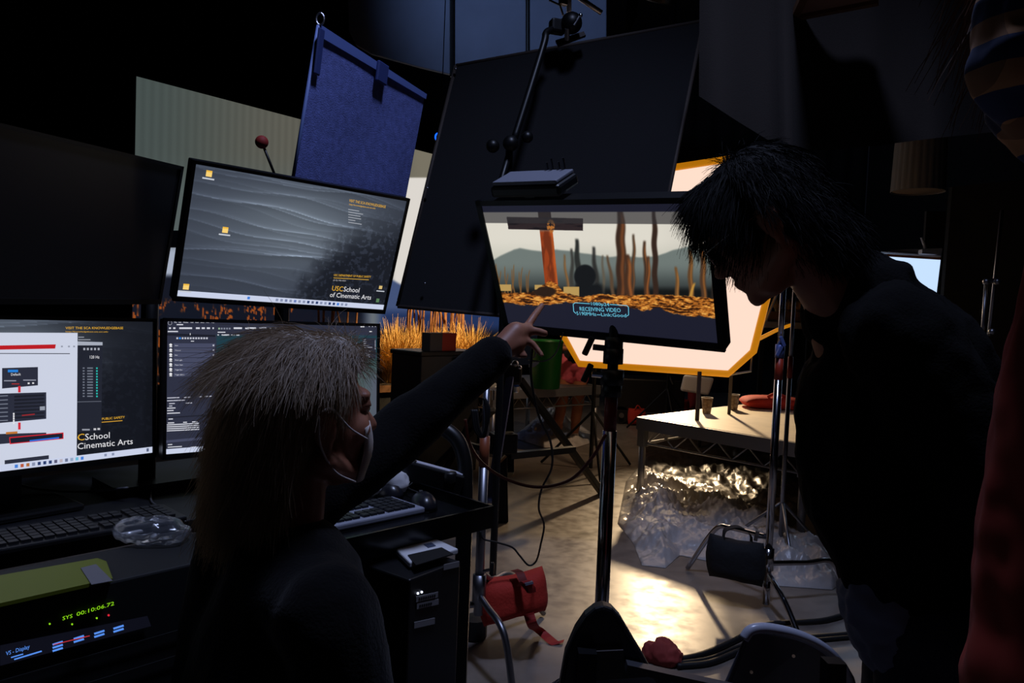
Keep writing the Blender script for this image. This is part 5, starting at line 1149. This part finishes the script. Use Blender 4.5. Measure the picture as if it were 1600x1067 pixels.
# ------------------------------------------------------------------ people
class Head:
    def __init__(s, c, f, u, k=1.):
        s.c = np.asarray(c, float); s.f = nrm(f); u = np.asarray(u, float); s.u = nrm(u-s.f*(u@s.f)); s.l = np.cross(s.u, s.f); s.k = k; s.R = np.stack([s.f, s.l, s.u], 1)
    def p(s, f, l, u): return s.c+s.R@(np.array([f, l, u])*s.k)
    def shapes(s, mb):
        B = lambda c, r: mb.ball(s.p(*c), np.array(r)*s.k, s.R, 20, 14)
        B((-.012, 0, .035), (.096, .076, .088)); B((.036, 0, -.025), (.058, .060, .085)); B((.046, 0, -.08), (.046, .046, .036)); B((.082, 0, -.098), (.018, .02, .018))
        mb.capsule(s.p(.09, 0, .01), .009*s.k, s.p(.111, 0, -.026), .0135*s.k); B((.097, .011, -.032), (.010, .009, .008)); B((.097, -.011, -.032), (.010, .009, .008))
        B((.078, 0, .03), (.022, .052, .013))
        for q in (-1, 1):
            B((.064, q*.037, -.024), (.025, .024, .028)); B((.0785, q*.031, .0150), (.0165, .0185, .0105)); B((.0770, q*.031, -.0035), (.0150, .0175, .0075)); mb.capsule(s.p(-.005, q*.058, -.06), .022*s.k, s.p(.055, q*.03, -.09), .02*s.k)
            B((-.008, q*.076, -.008), (.020, .009, .033)); B((-.016, q*.081, .004), (.014, .006, .022)); B((-.004, q*.078, -.036), (.009, .006, .011))
        B((.094, 0, -.058), (.011, .024, .007)); B((.092, 0, -.069), (.011, .021, .008))
    def eyes(s, parent):
        for q in (-1, 1): 
            e = MB().ball(s.p(.0795, q*.031, .008), .0125*s.k).build('eye', mat('eye_white', (200, 196, 190), .2), parent, smooth=True)
            MB().ball(s.p(.0895, q*.031, .008), np.array([.004, .006, .006])*s.k, s.R).build('iris', mat('iris', (40, 30, 24), .2), e, smooth=True)
def hair_part(head, parent, m, base, n, lf, seed, front=.055, fr_u=.03, w=.0011, extra=None):
    """solid under-layer plus strand ribbons in one mesh; lf(root f,l,u) -> (length, direction in head axes)"""
    r = np.random.default_rng(seed); me = wrinkle(fused(base, .006, 6), .004, 40, seed=seed); nv = len(me.vertices); v = np.empty(nv*3); me.vertices.foreach_get('co', v)
    V = [tuple(p) for p in v.reshape(-1, 3)]; Fs = [tuple(p.vertices) for p in me.polygons]; k = 0
    nn = np.empty(nv*3); me.vertex_normals.foreach_get('vector', nn); nn = nn.reshape(-1, 3); vw = v.reshape(-1, 3); g = np.array([0, 0, -1.])
    while k < n:
        i0 = r.integers(nv); p = vw[i0]+r.normal(0, .002, 3)-nn[i0]*.002; nh = head.R.T@nn[i0]; root = head.R.T@(p-head.c)/head.k
        d = nrm(root-np.array([-.018, 0, .038]))
        if (root[0] > front+.045 and root[2] < fr_u+.02) or (root[2] < -.02 and root[0] > .0): continue
        k += 1; L, dr = lf(root, d, r); vel = head.R@nrm(np.asarray(dr)); q = vel@nn[i0]
        if q < .22: vel = nrm(vel+nn[i0]*(.22-q))
        pts = [p]
        for i in range(6): vel = nrm(vel+g*.13+r.normal(0, .07, 3)); p = p+vel*L/6; pts.append(p)
        t_ = pts[-1]-pts[0]; sd = np.cross(t_, C0-p); sd = nrm(sd+r.normal(0, .3, 3)*np.linalg.norm(sd)); b = len(V)
        for i, q in enumerate(pts): ww = w*(1-.7*i/6); V += [tuple(q-sd*ww), tuple(q+sd*ww)]
        Fs += [(b+2*i, b+2*i+1, b+2*i+3, b+2*i+2) for i in range(6)]
    m2_ = bpy.data.meshes.new('hair'); m2_.from_pydata(V, [], Fs); return link_mesh(m2_, 'hair', m, parent, True)
skin = mat('skin', (158, 102, 78), .5, noise_amt=.1, scale=30); skin2 = mat('skin_tan', (180, 122, 92), .5, noise_amt=.1, scale=30)
Z = np.array([0, 0, 1.])
# ---- seated person pointing at the monitor
hd1 = Head(P(479, 650, 1.20), (.75, .66, .04), (0, 0, 1.), 1.03)
f1 = nrm([.78, .62, 0]); l1 = np.array([-f1[1], f1[0], 0]); nb1 = hd1.p(-.035, 0, -.19)
rs1 = nb1-l1*.175-Z*.055-f1*.01; ls1 = nb1+l1*.165-Z*.03+f1*.03
elb = P(610, 690, 1.50); wr = P(776, 552, 1.62)
hip = nb1-Z*.50-f1*.05
p1 = thing('person', 'seated person with shaggy blond hair and dark sweater, pointing at the video monitor', 'person', hip*[1, 1, 0], 'people')
sk_ = MB(); hd1.shapes(sk_)
sk_.capsule(hd1.p(-.02, 0, -.06), .052, nb1, .056); sk_.capsule(nb1-Z*.06, .09, nb1-Z*.26, .11); sk_.capsule(nb1-Z*.26, .11, hip, .12)
sk_.capsule(nb1-Z*.05, .06, rs1, .05); sk_.capsule(nb1-Z*.05, .06, ls1, .05)
re, rw = rs1-Z*.27+f1*.06-l1*.03, rs1-Z*.30+f1*.30+l1*.03
sk_.capsule(rs1, .046, re, .038); sk_.capsule(re, .038, rw, .027); sk_.capsule(rw, .028, rw+f1*.08, .026)
for k in range(4): 
    a = rw+f1*.09+l1*(-.03+k*.02); sk_.capsule(a, .009, a+f1*.05-Z*.01, .008); sk_.capsule(a+f1*.05-Z*.01, .008, a+f1*.07-Z*.035, .007)
sk_.capsule(rw+f1*.03+l1*.03, .011, rw+f1*.07+l1*.06-Z*.02, .008)
sk_.capsule(ls1, .047, elb, .039); sk_.capsule(elb, .039, wr, .026)
sk_.capsule(wr, .0255, P(806, 520, 1.655), .026); sk_.capsule(wr, .024, P(806, 536, 1.645), .023); sk_.capsule(P(800, 522, 1.65), .023, P(822, 516, 1.665), .017)
fing = [([(823, 511, 1.67), (835, 493, 1.70), (841, 485, 1.718), (847, 477, 1.735)], .0098), ([(818, 520, 1.66), (836, 517, 1.665), (851, 521, 1.67)], .0108), ([(816, 530, 1.65), (832, 537, 1.655), (840, 547, 1.65), (846, 554, 1.645)], .0090), ([(806, 536, 1.645), (813, 548, 1.645), (820, 556, 1.64)], .0088), ([(797, 538, 1.64), (806, 550, 1.64), (812, 556, 1.635)], .0080)]
for pts, r in fing:
    q = [P(*a) for a in pts]
    for i in range(len(q)-1): sk_.capsule(q[i], r*(1-.08*i), q[i+1], r*(1-.08*(i+1)), 10)
fl_ = nrm([.97, -.08, 0]); kn_ = [hip+fl_*.40+np.array([0, -.11, -.02]), hip+fl_*.40+np.array([0, .08, -.02])]
for q, kx in zip((-1, 1), kn_):
    sk_.capsule(hip+l1*q*.09, .08, kx, .052); an = kx-Z*(kx[2]-.16)-f1*.16; an = np.array([kx[0]-f1[0]*.12, kx[1]-f1[1]*.12, .26]); sk_.capsule(kx, .05, an, .035); sk_.capsule(an-Z*.03, .035, an+f1*.15-Z*.06, .028)
link_mesh(fused(sk_, .0048, 3), 'body', skin, p1, True)
hd1.eyes(p1)
sw = MB()
sw.capsule(nb1-Z*.035, .075, nb1-Z*.06, .09); sw.capsule(nb1-Z*.07-l1*.03, .115, nb1-Z*.28-f1*.02, .15); sw.capsule(nb1-Z*.28-f1*.02, .15, hip+Z*.02, .155)
sw.capsule(nb1-Z*.06+l1*.1-f1*.02, .10, nb1-Z*.30+l1*.10-f1*.03, .12); sw.capsule(nb1-Z*.06, .085, rs1-Z*.01, .075); sw.capsule(nb1-Z*.06, .085, ls1, .07)
sw.capsule(rs1, .074, re, .066); sw.capsule(re, .066, rw-f1*.02, .045)
sw.capsule(ls1, .068, elb, .062); sw.capsule(elb, .062, wr-(wr-elb)*.06, .046)
sw.capsule(wr-(wr-elb)*.10, .045, wr-(wr-elb)*.03, .046)
sweater = mat('dark_knit', (13, 12, 13), .95, spec=.1, sheen=.05, bump=.25, bscale=180)
link_mesh(wrinkle(fused(sw, .010, 4), .007, 13, (1, 1, .6), 4.), 'sweater', sweater, p1, True)
tr_ = MB()
for q, kx in zip((-1, 1), kn_):
    tr_.capsule(hip+l1*q*.08, .11, kx, .072); an = np.array([kx[0]-f1[0]*.12, kx[1]-f1[1]*.12, .30]); tr_.capsule(kx, .068, an, .055)
tr_.capsule(hip+l1*.08, .12, hip-l1*.08, .12)
link_mesh(wrinkle(fused(tr_, .012, 4), .006, 12), 'trousers', mat('dark_trousers', (26, 27, 32), .9), p1, True)
hb_ = MB(); hb_.ball(hd1.p(-.024, 0, .042), (.103, .086, .096), hd1.R, 20, 14); hb_.ball(hd1.p(.030, 0, .088), (.060, .072, .040), hd1.R); hb_.capsule(hd1.p(-.055, .02, -.01), .072, hd1.p(-.088, .02, -.12), .048); hb_.capsule(hd1.p(-.05, -.03, -.01), .055, hd1.p(-.075, -.04, -.10), .03); hb_.capsule(hd1.p(-.07, .05, -.02), .055, hd1.p(-.10, .06, -.13), .035)
def lf1(root, d, r):
    back = max(0, -d[0]); 
    fly = 3. if r.uniform() < .05 else 1.
    if root[0] > -.05 and root[2] < .07: return r.uniform(.02, .045), (-.55+r.normal(0, .15), d[1]*.3+r.normal(0, .1), -.6+r.normal(0, .12))
    if root[0] > .05: return r.uniform(.025, .055), (-.1+r.normal(0, .3)*fly, d[1]*.8+r.normal(0, .3)*fly, .05+r.normal(0, .2)*fly)
    if d[2] > .35: return r.uniform(.05, .10), (-.7+d[0]*.3+r.normal(0, .2)*fly, d[1]*1.0+r.normal(0, .22)*fly, -.35+d[2]*.35+r.normal(0, .12)*fly)
    return r.uniform(.03, .085)*(1 if root[0] < -.03 else .7), (d[0]*.35-.2+r.normal(0, .12)*fly, d[1]*.25+r.normal(0, .12)*fly, -.9+r.normal(0, .1))
blond = film_mat('blond_hair', (156, 130, 100), 1., .65)
hair_part(hd1, p1, blond, hb_, 15000, lf1, 3, .04, .035, .00050, ((.030, 0, .088), (.060, .072, .040)))
mk = MB()
vs_ = []; fs = []; na, nbm = 13, 9
for j in range(nbm):
    for i in range(na):
        a = (i/(na-1)*2-1)*1.25; b = j/(nbm-1); u_ = -.022-.085*b; bul = math.sin(math.pi*min(1, b*1.05))*.013
        vs_.append(hd1.p(.050-.012*b+(.047+.008*b+bul)*math.cos(a)**.8, (.0655-.017*b)*math.sin(a), u_+.012*math.cos(a)*(1-b)))
fs = [(j*na+i, j*na+i+1, (j+1)*na+i+1, (j+1)*na+i) for j in range(nbm-1) for i in range(na-1)]
fm = MB().add(vs_, fs).build('face_mask', mat('mask_white', (206, 196, 190), .85), p1, smooth=True)
sol = fm.modifiers.new('solid', 'SOLIDIFY'); sol.thickness = .002
for q in (-1, 1):
    MB().tube(spline([hd1.p(.070, q*.064, -.035), hd1.p(.035, q*.072, -.012), hd1.p(.0, q*.084, .022), hd1.p(-.02, q*.088, .02)], 6), .0016, 6).build('ear_loop', mat('mask_white'), fm, smooth=True)
    MB().tube(spline([hd1.p(.05, q*.062, -.10), hd1.p(.01, q*.072, -.075), hd1.p(-.02, q*.086, -.03), hd1.p(-.024, q*.089, .015)], 6), .0016, 6).build('ear_loop', mat('mask_white'), fm, smooth=True)
# stool under the seated person
hs = hip*[1, 1, 0]
t = thing('stool', 'black stool under the seated person', 'stool', hs)
zs = hip[2]-.16
MB().lathe(hs+[0, 0, zs-.06], [(.15, 0), (.18, .02), (.18, .045), (.15, .058)], 24).build('seat', black, t, smooth=True)
MB().tube([hs+[0, 0, .05], hs+[0, 0, zs-.06]], .025, 12).build('column', blackm, t)
for k in range(5): MB().bar(hs+[0, 0, .06], hs+[.28*math.cos(k*1.2566), .28*math.sin(k*1.2566), .035], .035, .03).build('base_arm', blackm, t); MB().ball(hs+[.28*math.cos(k*1.2566), .28*math.sin(k*1.2566), .0245], .024).build('caster', rubber, t, smooth=True)

# ---- man leaning in from the right
hd2 = Head(P(1196, 352, 1.42), (-.74, .30, -.60), (-.45, .18, .85), 1.06)
nb2 = P(1322, 486, 1.46); dp = 1.45
f2 = nrm([-1, .35, 0]); l2 = np.array([-f2[1], f2[0], 0])
nsh, fsh = P(1400, 525, 1.30), P(1370, 490, 1.62)
hip2 = P(1455, 990, 1.50)
p2 = thing('person', 'dark-haired man in a dark loose sweatshirt leaning in toward the video monitor', 'person', hip2*[1, 1, 0], 'people')
b2 = MB(); hd2.shapes(b2)
b2.capsule(hd2.p(-.03, 0, -.06), .056, nb2, .064); ch2 = P(1400, 610, 1.46); b2.capsule(nb2, .08, ch2, .13); b2.capsule(ch2, .13, P(1430, 800, 1.48), .12); b2.capsule(P(1430, 800, 1.48), .12, hip2, .12)
b2.capsule(ch2+Z*.06, .09, nsh, .06); b2.capsule(ch2+Z*.06, .09, fsh, .06)
ne, nw = P(1545, 760, 1.26), P(1510, 920, 1.38); fe, fw = P(1440, 740, 1.66), P(1470, 900, 1.62)
for (a, b, c) in ((nsh, ne, nw), (fsh, fe, fw)):
    b2.capsule(a, .052, b, .043); b2.capsule(b, .043, c, .03); hn = nrm(c-b); b2.capsule(c, .03, c+hn*.08, .028)
    sdv = nrm(np.cross(hn, Z)); 
    for k in range(4): q = c+hn*.09+sdv*(-.03+.02*k); b2.capsule(q, .009, q+hn*.045, .0085); b2.capsule(q+hn*.045, .0085, q+hn*.07+f2*.02, .0075)
    b2.capsule(c+hn*.03+f2*.03, .011, c+hn*.07+f2*.055, .009)
ft2 = []
for q in (-1, 1):
    hj = hip2+l2*q*.09; kn2 = np.array([hj[0]+f2[0]*.03, hj[1]+f2[1]*.03, .46]); an2 = np.array([hj[0], hj[1], .09]); b2.capsule(hj, .09, kn2, .058); b2.capsule(kn2, .056, an2, .04); b2.capsule(an2-Z*.04, .04, an2+f2*.16-Z*.055, .034); ft2.append((hj, kn2, an2))
link_mesh(fused(b2, .0065, 4), 'body', skin2, p2, True); hd2.eyes(p2)
s2 = MB()
s2.capsule(nb2+[.01, 0, -.01], .085, P(1375, 520, 1.46), .11); s2.capsule(P(1390, 560, 1.46), .14, P(1392, 640, 1.46), .175); s2.capsule(P(1392, 640, 1.46), .175, P(1405, 760, 1.46), .175); s2.capsule(P(1405, 760, 1.46), .175, P(1432, 880, 1.47), .150); s2.capsule(P(1432, 880, 1.47), .15, P(1450, 940, 1.48), .135)
s2.capsule(P(1345, 470, 1.46), .10, P(1432, 590, 1.46), .14); s2.capsule(P(1432, 590, 1.46), .14, P(1495, 800, 1.47), .14); s2.capsule(P(1495, 800, 1.47), .14, P(1480, 930, 1.48), .13)
for (a, b, c) in ((nsh, ne, nw), (fsh, fe, fw)): s2.capsule(a, .088, b, .078); s2.capsule(b, .078, c, .05)
grey2 = mat('charcoal_fleece', (11, 10, 10), .95, spec=.1, bump=.25, bscale=200)
link_mesh(wrinkle(wrinkle(fused(s2, .010, 5), .012, 6, (1.6, 1.6, .6), 2., True), .004, 22, seed=9.), 'sweatshirt', grey2, p2, True)
un = MB(); un.capsule(P(1385, 935, 1.44), .085, P(1420, 975, 1.46), .11); un.capsule(P(1420, 975, 1.46), .11, P(1480, 975, 1.5), .13)
link_mesh(wrinkle(fused(un, .008, 3), .010, 20, seed=6., ridged=True), 'shirt_hem', mat('pale_shirt', (120, 126, 150), .9), p2, True)
j2 = MB()
for (hj, kn2, an2) in ft2: j2.capsule(hj, .115, kn2, .082); j2.capsule(kn2, .082, an2+Z*.02, .07)
j2.capsule(ft2[0][0]+Z*.04, .125, ft2[1][0]+Z*.04, .125)
link_mesh(wrinkle(fused(j2, .011, 4), .007, 12), 'jeans', mat('dark_denim', (34, 38, 54), .9), p2, True)
for (hj, kn2, an2) in ft2: 
    sh2 = MB(); sh2.capsule(an2-Z*.035, .05, an2+f2*.15-Z*.05, .04); link_mesh(fused(sh2, .008, 3), 'shoe', black, p2, True)
hb2 = MB(); hb2.ball(hd2.p(-.022, 0, .045), (.104, .090, .098), hd2.R, 20, 14); hb2.capsule(hd2.p(-.05, 0, -.01), .078, hd2.p(-.07, 0, -.075), .058); hb2.ball(hd2.p(.035, 0, .085), (.06, .07, .045), hd2.R)
def lf2(root, d, r):
    if d[0] > .2: return r.uniform(.05, .09), (.7+r.normal(0, .15), d[1]*.5+r.normal(0, .12), -.7+r.normal(0, .15))
    return r.uniform(.03, .06), (d[0]*.2-.2+r.normal(0, .15), d[1]*.5+r.normal(0, .15), -.6+r.normal(0, .12))
hair_part(hd2, p2, mat('black_hair', (9, 8, 8), .8, spec=.2), hb2, 9000, lf2, 5, .06, .04, .0008)
gl_ = MB()
for q in (-1, 1): gl_.tube([hd2.p(.108, q*.031+.022*math.cos(a), .004+.02*math.sin(a)) for a in np.linspace(0, 6.28, 18, endpoint=False)], .0014, 6, closed=True); gl_.tube([hd2.p(.106, q*.054, .012), hd2.p(.05, q*.076, .014), hd2.p(-.01, q*.084, .012)], .0014, 6)
gl_.tube([hd2.p(.109, -.01, .008), hd2.p(.109, .01, .008)], .0014, 6); gl_.build('glasses', mat('glasses_rim', (170, 165, 160), .25, .8), p2, smooth=True)

# ---- person at the right edge, close to the camera
hd3 = Head(P(1720, -90, .80), (-.75, .62, -.2), (0, 0, 1.), 1.0)
bx3 = np.array([hd3.c[0]+.06, hd3.c[1]-.05, 0]); 
p3 = thing('person', 'person at the right edge in plaid flannel and a red garment, mostly out of frame', 'person', bx3, 'people')
f3 = nrm([-.8, .6, 0]); l3 = np.array([-f3[1], f3[0], 0]); nb3 = np.array([bx3[0], bx3[1], hd3.c[2]-.2]); lsh = nb3+l3*.18-Z*.05; rsh = nb3-l3*.18-Z*.05; hp3 = bx3+[0, 0, .93]
b3 = MB(); hd3.shapes(b3); b3.capsule(hd3.p(-.02, 0, -.06), .053, nb3, .058); b3.capsule(nb3-Z*.08, .1, nb3-Z*.3, .12); b3.capsule(nb3-Z*.3, .12, hp3, .13)
for q, a in ((1, lsh), (-1, rsh)):
    el = a-Z*.29+l3*q*.05; wr3 = el-Z*.25+f3*.05; b3.capsule(nb3-Z*.06, .06, a, .05); b3.capsule(a, .05, el, .04); b3.capsule(el, .04, wr3, .028); b3.capsule(wr3, .03, wr3-Z*.08, .026)
    for k in range(4): z_ = wr3-Z*.09+f3*(-.03+.02*k); b3.capsule(z_, .009, z_-Z*.06+l3*q*-.01, .007)
    b3.capsule(wr3-Z*.03+f3*.03, .011, wr3-Z*.08+f3*.05, .008)
    hj = hp3+l3*q*.09; b3.capsule(hj, .09, hj-Z*.46, .058); b3.capsule(hj-Z*.46, .056, hj*[1, 1, 0]+Z*.09, .04); b3.capsule(hj*[1, 1, 0]+Z*.04, .036, hj*[1, 1, 0]+f3*.15+Z*.036, .034)
link_mesh(fused(b3, .008, 4), 'body', skin2, p3, True); hd3.eyes(p3)
def plaid():
    m = bpy.data.materials.new('plaid'); m.use_nodes = True; nt = m.node_tree; b = nt.nodes['Principled BSDF']; b.inputs['Roughness'].default_value = .9; L = nt.links.new
    tc = nt.nodes.new('ShaderNodeTexCoord'); ck = []
    for ax, sc in (('Z', 42.), ('X', 34.)):
        w_ = nt.nodes.new('ShaderNodeTexWave'); w_.bands_direction = ax; w_.inputs['Scale'].default_value = sc/6.28; w_.inputs['Distortion'].default_value = .6; L(tc.outputs['Object'], w_.inputs['Vector']); ck.append(w_)
    r1 = nt.nodes.new('ShaderNodeValToRGB'); r1.color_ramp.interpolation = 'CONSTANT'; e = r1.color_ramp.elements; e[0].color = tuple(lin((52, 66, 104)))+(1,); e[1].color = tuple(lin((206, 150, 104)))+(1,); e[1].position = .5
    r2 = nt.nodes.new('ShaderNodeValToRGB'); r2.color_ramp.interpolation = 'CONSTANT'; e = r2.color_ramp.elements; e[0].color = (.55, .55, .6, 1); e[1].color = (1, 1, 1, 1); e[1].position = .4
    L(ck[0].outputs['Fac'], r1.inputs['Fac']); L(ck[1].outputs['Fac'], r2.inputs['Fac']); mx = nt.nodes.new('ShaderNodeMix'); mx.data_type = 'RGBA'; mx.blend_type = 'MULTIPLY'; mx.inputs[0].default_value = 1
    L(r1.outputs['Color'], mx.inputs[6]); L(r2.outputs['Color'], mx.inputs[7]); L(mx.outputs[2], b.inputs['Base Color']); return m
c3 = MB(); c3.capsule(P(1600, 10, .74), .045, P(1603, 95, .74), .052); c3.capsule(P(1603, 95, .74), .052, P(1640, 160, .76), .045); c3.capsule(nb3-Z*.01, .08, nb3-Z*.06, .10); c3.capsule(nb3-Z*.06, .10, nb3-Z*.12, .12); c3.capsule(P(1640, 150, .78), .06, nb3-Z*.05, .09)
link_mesh(wrinkle(fused(c3, .006, 4), .006, 20), 'flannel_collar', plaid(), p3, True)
r3 = MB(); r3.capsule(nb3-Z*.13, .12, nb3-Z*.3, .15); r3.capsule(nb3-Z*.3, .15, hp3-Z*.06, .165)
ra_, rb3, rc3 = P(1690, 420, .95), P(1626, 780, .95), P(1632, 1120, .95)
for pts in ((ra_, P(1652, 580, .95)), (P(1652, 580, .95), rb3), (rb3, rc3)): r3.capsule(pts[0], .052, pts[1], .050)
r3.capsule(nb3-Z*.12, .1, ra_, .055)
link_mesh(wrinkle(fused(r3, .009, 4), .006, 14, seed=3.), 'red_jacket', mat('red_jacket', (150, 44, 28), .9), p3, True)
j3 = MB()
for q in (-1, 1): hj = hp3+l3*q*.09; j3.capsule(hj, .115, hj-Z*.46, .08); j3.capsule(hj-Z*.46, .08, hj*[1, 1, 0]+Z*.12, .065)
link_mesh(fused(j3, .012, 4), 'trousers', mat('dark_trousers'), p3, True)
hb3 = MB(); hb3.ball(hd3.p(-.022, 0, .045), (.103, .088, .096), hd3.R, 20, 14); hb3.capsule(hd3.p(-.06, 0, -.02), .075, hd3.p(-.08, 0, -.12), .06)
hair_part(hd3, p3, mat('brown_hair', (96, 68, 48), .5), hb3, 1500, lambda root, d, r: (r.uniform(.1, .2), (d[0]*.6+r.normal(0, .2), d[1]*.7+r.normal(0, .2), -.7)), 8)

# ---- person in pink shorts in the middle distance
fA, fB = G(866, 694)+[0, 0, 0], G(894, 692); mid = (fA+fB)/2; hp4 = np.array([P(896, 585, depth(mid))[0], mid[1], .80]); sA = 1.
p4 = thing('person', 'person in pink shorts, white socks and a dark top standing by the darker riser', 'person', mid, 'people')
b4 = MB(); f4 = nrm([-.75, -.3, 0]); l4 = np.array([-f4[1], f4[0], 0]); hd4 = Head([hp4[0]+.03, hp4[1], 1.45], f4, (0, 0, 1), .95); hd4.shapes(b4)
nb4 = hd4.p(-.03, 0, -.19); b4.capsule(hd4.p(-.02, 0, -.06), .045, nb4, .05); b4.capsule(nb4-Z*.07, .085, nb4-Z*.25, .095); b4.capsule(nb4-Z*.25, .095, hp4, .11)
for q in (-1, 1):
    s4 = nb4+l4*q*.15-Z*.05; e4 = s4-Z*.24+f4*.03; w4 = e4+f4*.2-Z*.02; b4.capsule(nb4-Z*.06, .05, s4, .042); b4.capsule(s4, .042, e4, .033); b4.capsule(e4, .033, w4, .023); b4.capsule(w4, .024, w4+f4*.06, .022)
    for k in range(4): z_ = w4+f4*.07+l4*(-.022+.015*k); b4.capsule(z_, .008, z_+f4*.045-Z*.015, .007)
    b4.capsule(w4+f4*.02, .009, w4+f4*.05+Z*.03, .007)
for ft, q, kx in ((fA, -1, 876), (fB, 1, 902)):
    an = ft+[.02, .02, .08]; kn4 = P(kx, 640, depth(mid)); hj = hp4+np.array([q*.07, 0, 0]); b4.capsule(hj, .088, kn4+Z*.03, .058); b4.capsule(kn4, .056, kn4*.4+an*.6+Z*.05, .052); b4.capsule(kn4*.4+an*.6, .05, an, .034); b4.capsule(an-Z*.04, .034, an+f4*.12-Z*.05, .03)
link_mesh(fused(b4, .008, 4), 'body', mat('skin_leg', (186, 120, 88), .5), p4, True); hd4.eyes(p4)
sh4 = MB()
for q, kx in ((-1, 884), (1, 904)): hj = hp4+np.array([q*.07, 0, 0]); sh4.capsule(hj, .105, hj+(P(kx, 607, depth(mid))-hj)*.55, .092)
sh4.capsule(hp4+Z*.06, .115, hp4, .115); link_mesh(wrinkle(fused(sh4, .01, 3), .006, 18), 'pink_shorts', mat('pink_cloth', (226, 98, 120), .8), p4, True)
t4 = MB(); t4.capsule(nb4-Z*.07, .105, nb4-Z*.25, .12); t4.capsule(nb4-Z*.25, .12, hp4+Z*.06, .125)
for q in (-1, 1): s4 = nb4+l4*q*.15-Z*.05; t4.capsule(nb4-Z*.07, .07, s4, .058); t4.capsule(s4, .058, s4-Z*.22+f4*.03, .05)
link_mesh(wrinkle(fused(t4, .012, 4), .006, 12), 'dark_top', duvet, p4, True)
hb4 = MB(); hb4.ball(hd4.p(-.022, 0, .042), (.1, .086, .096), hd4.R); hb4.capsule(hd4.p(-.06, 0, 0), .07, hd4.p(-.09, 0, -.15), .05); link_mesh(fused(hb4, .01, 4), 'hair', mat('brown_hair'), p4, True)
for ft in (fA, fB):
    an = ft+[.02, .02, .08]; so = MB(); so.capsule(an-Z*.02, .046, an+Z*.05, .042); link_mesh(fused(so, .008, 2), 'sock', mat('sock_white', (225, 215, 210), .9), p4, True)
    so = MB(); so.capsule(an-Z*.042, .044, an+f4*.15-Z*.048, .038); link_mesh(fused(so, .008, 2), 'shoe', black, p4, True)
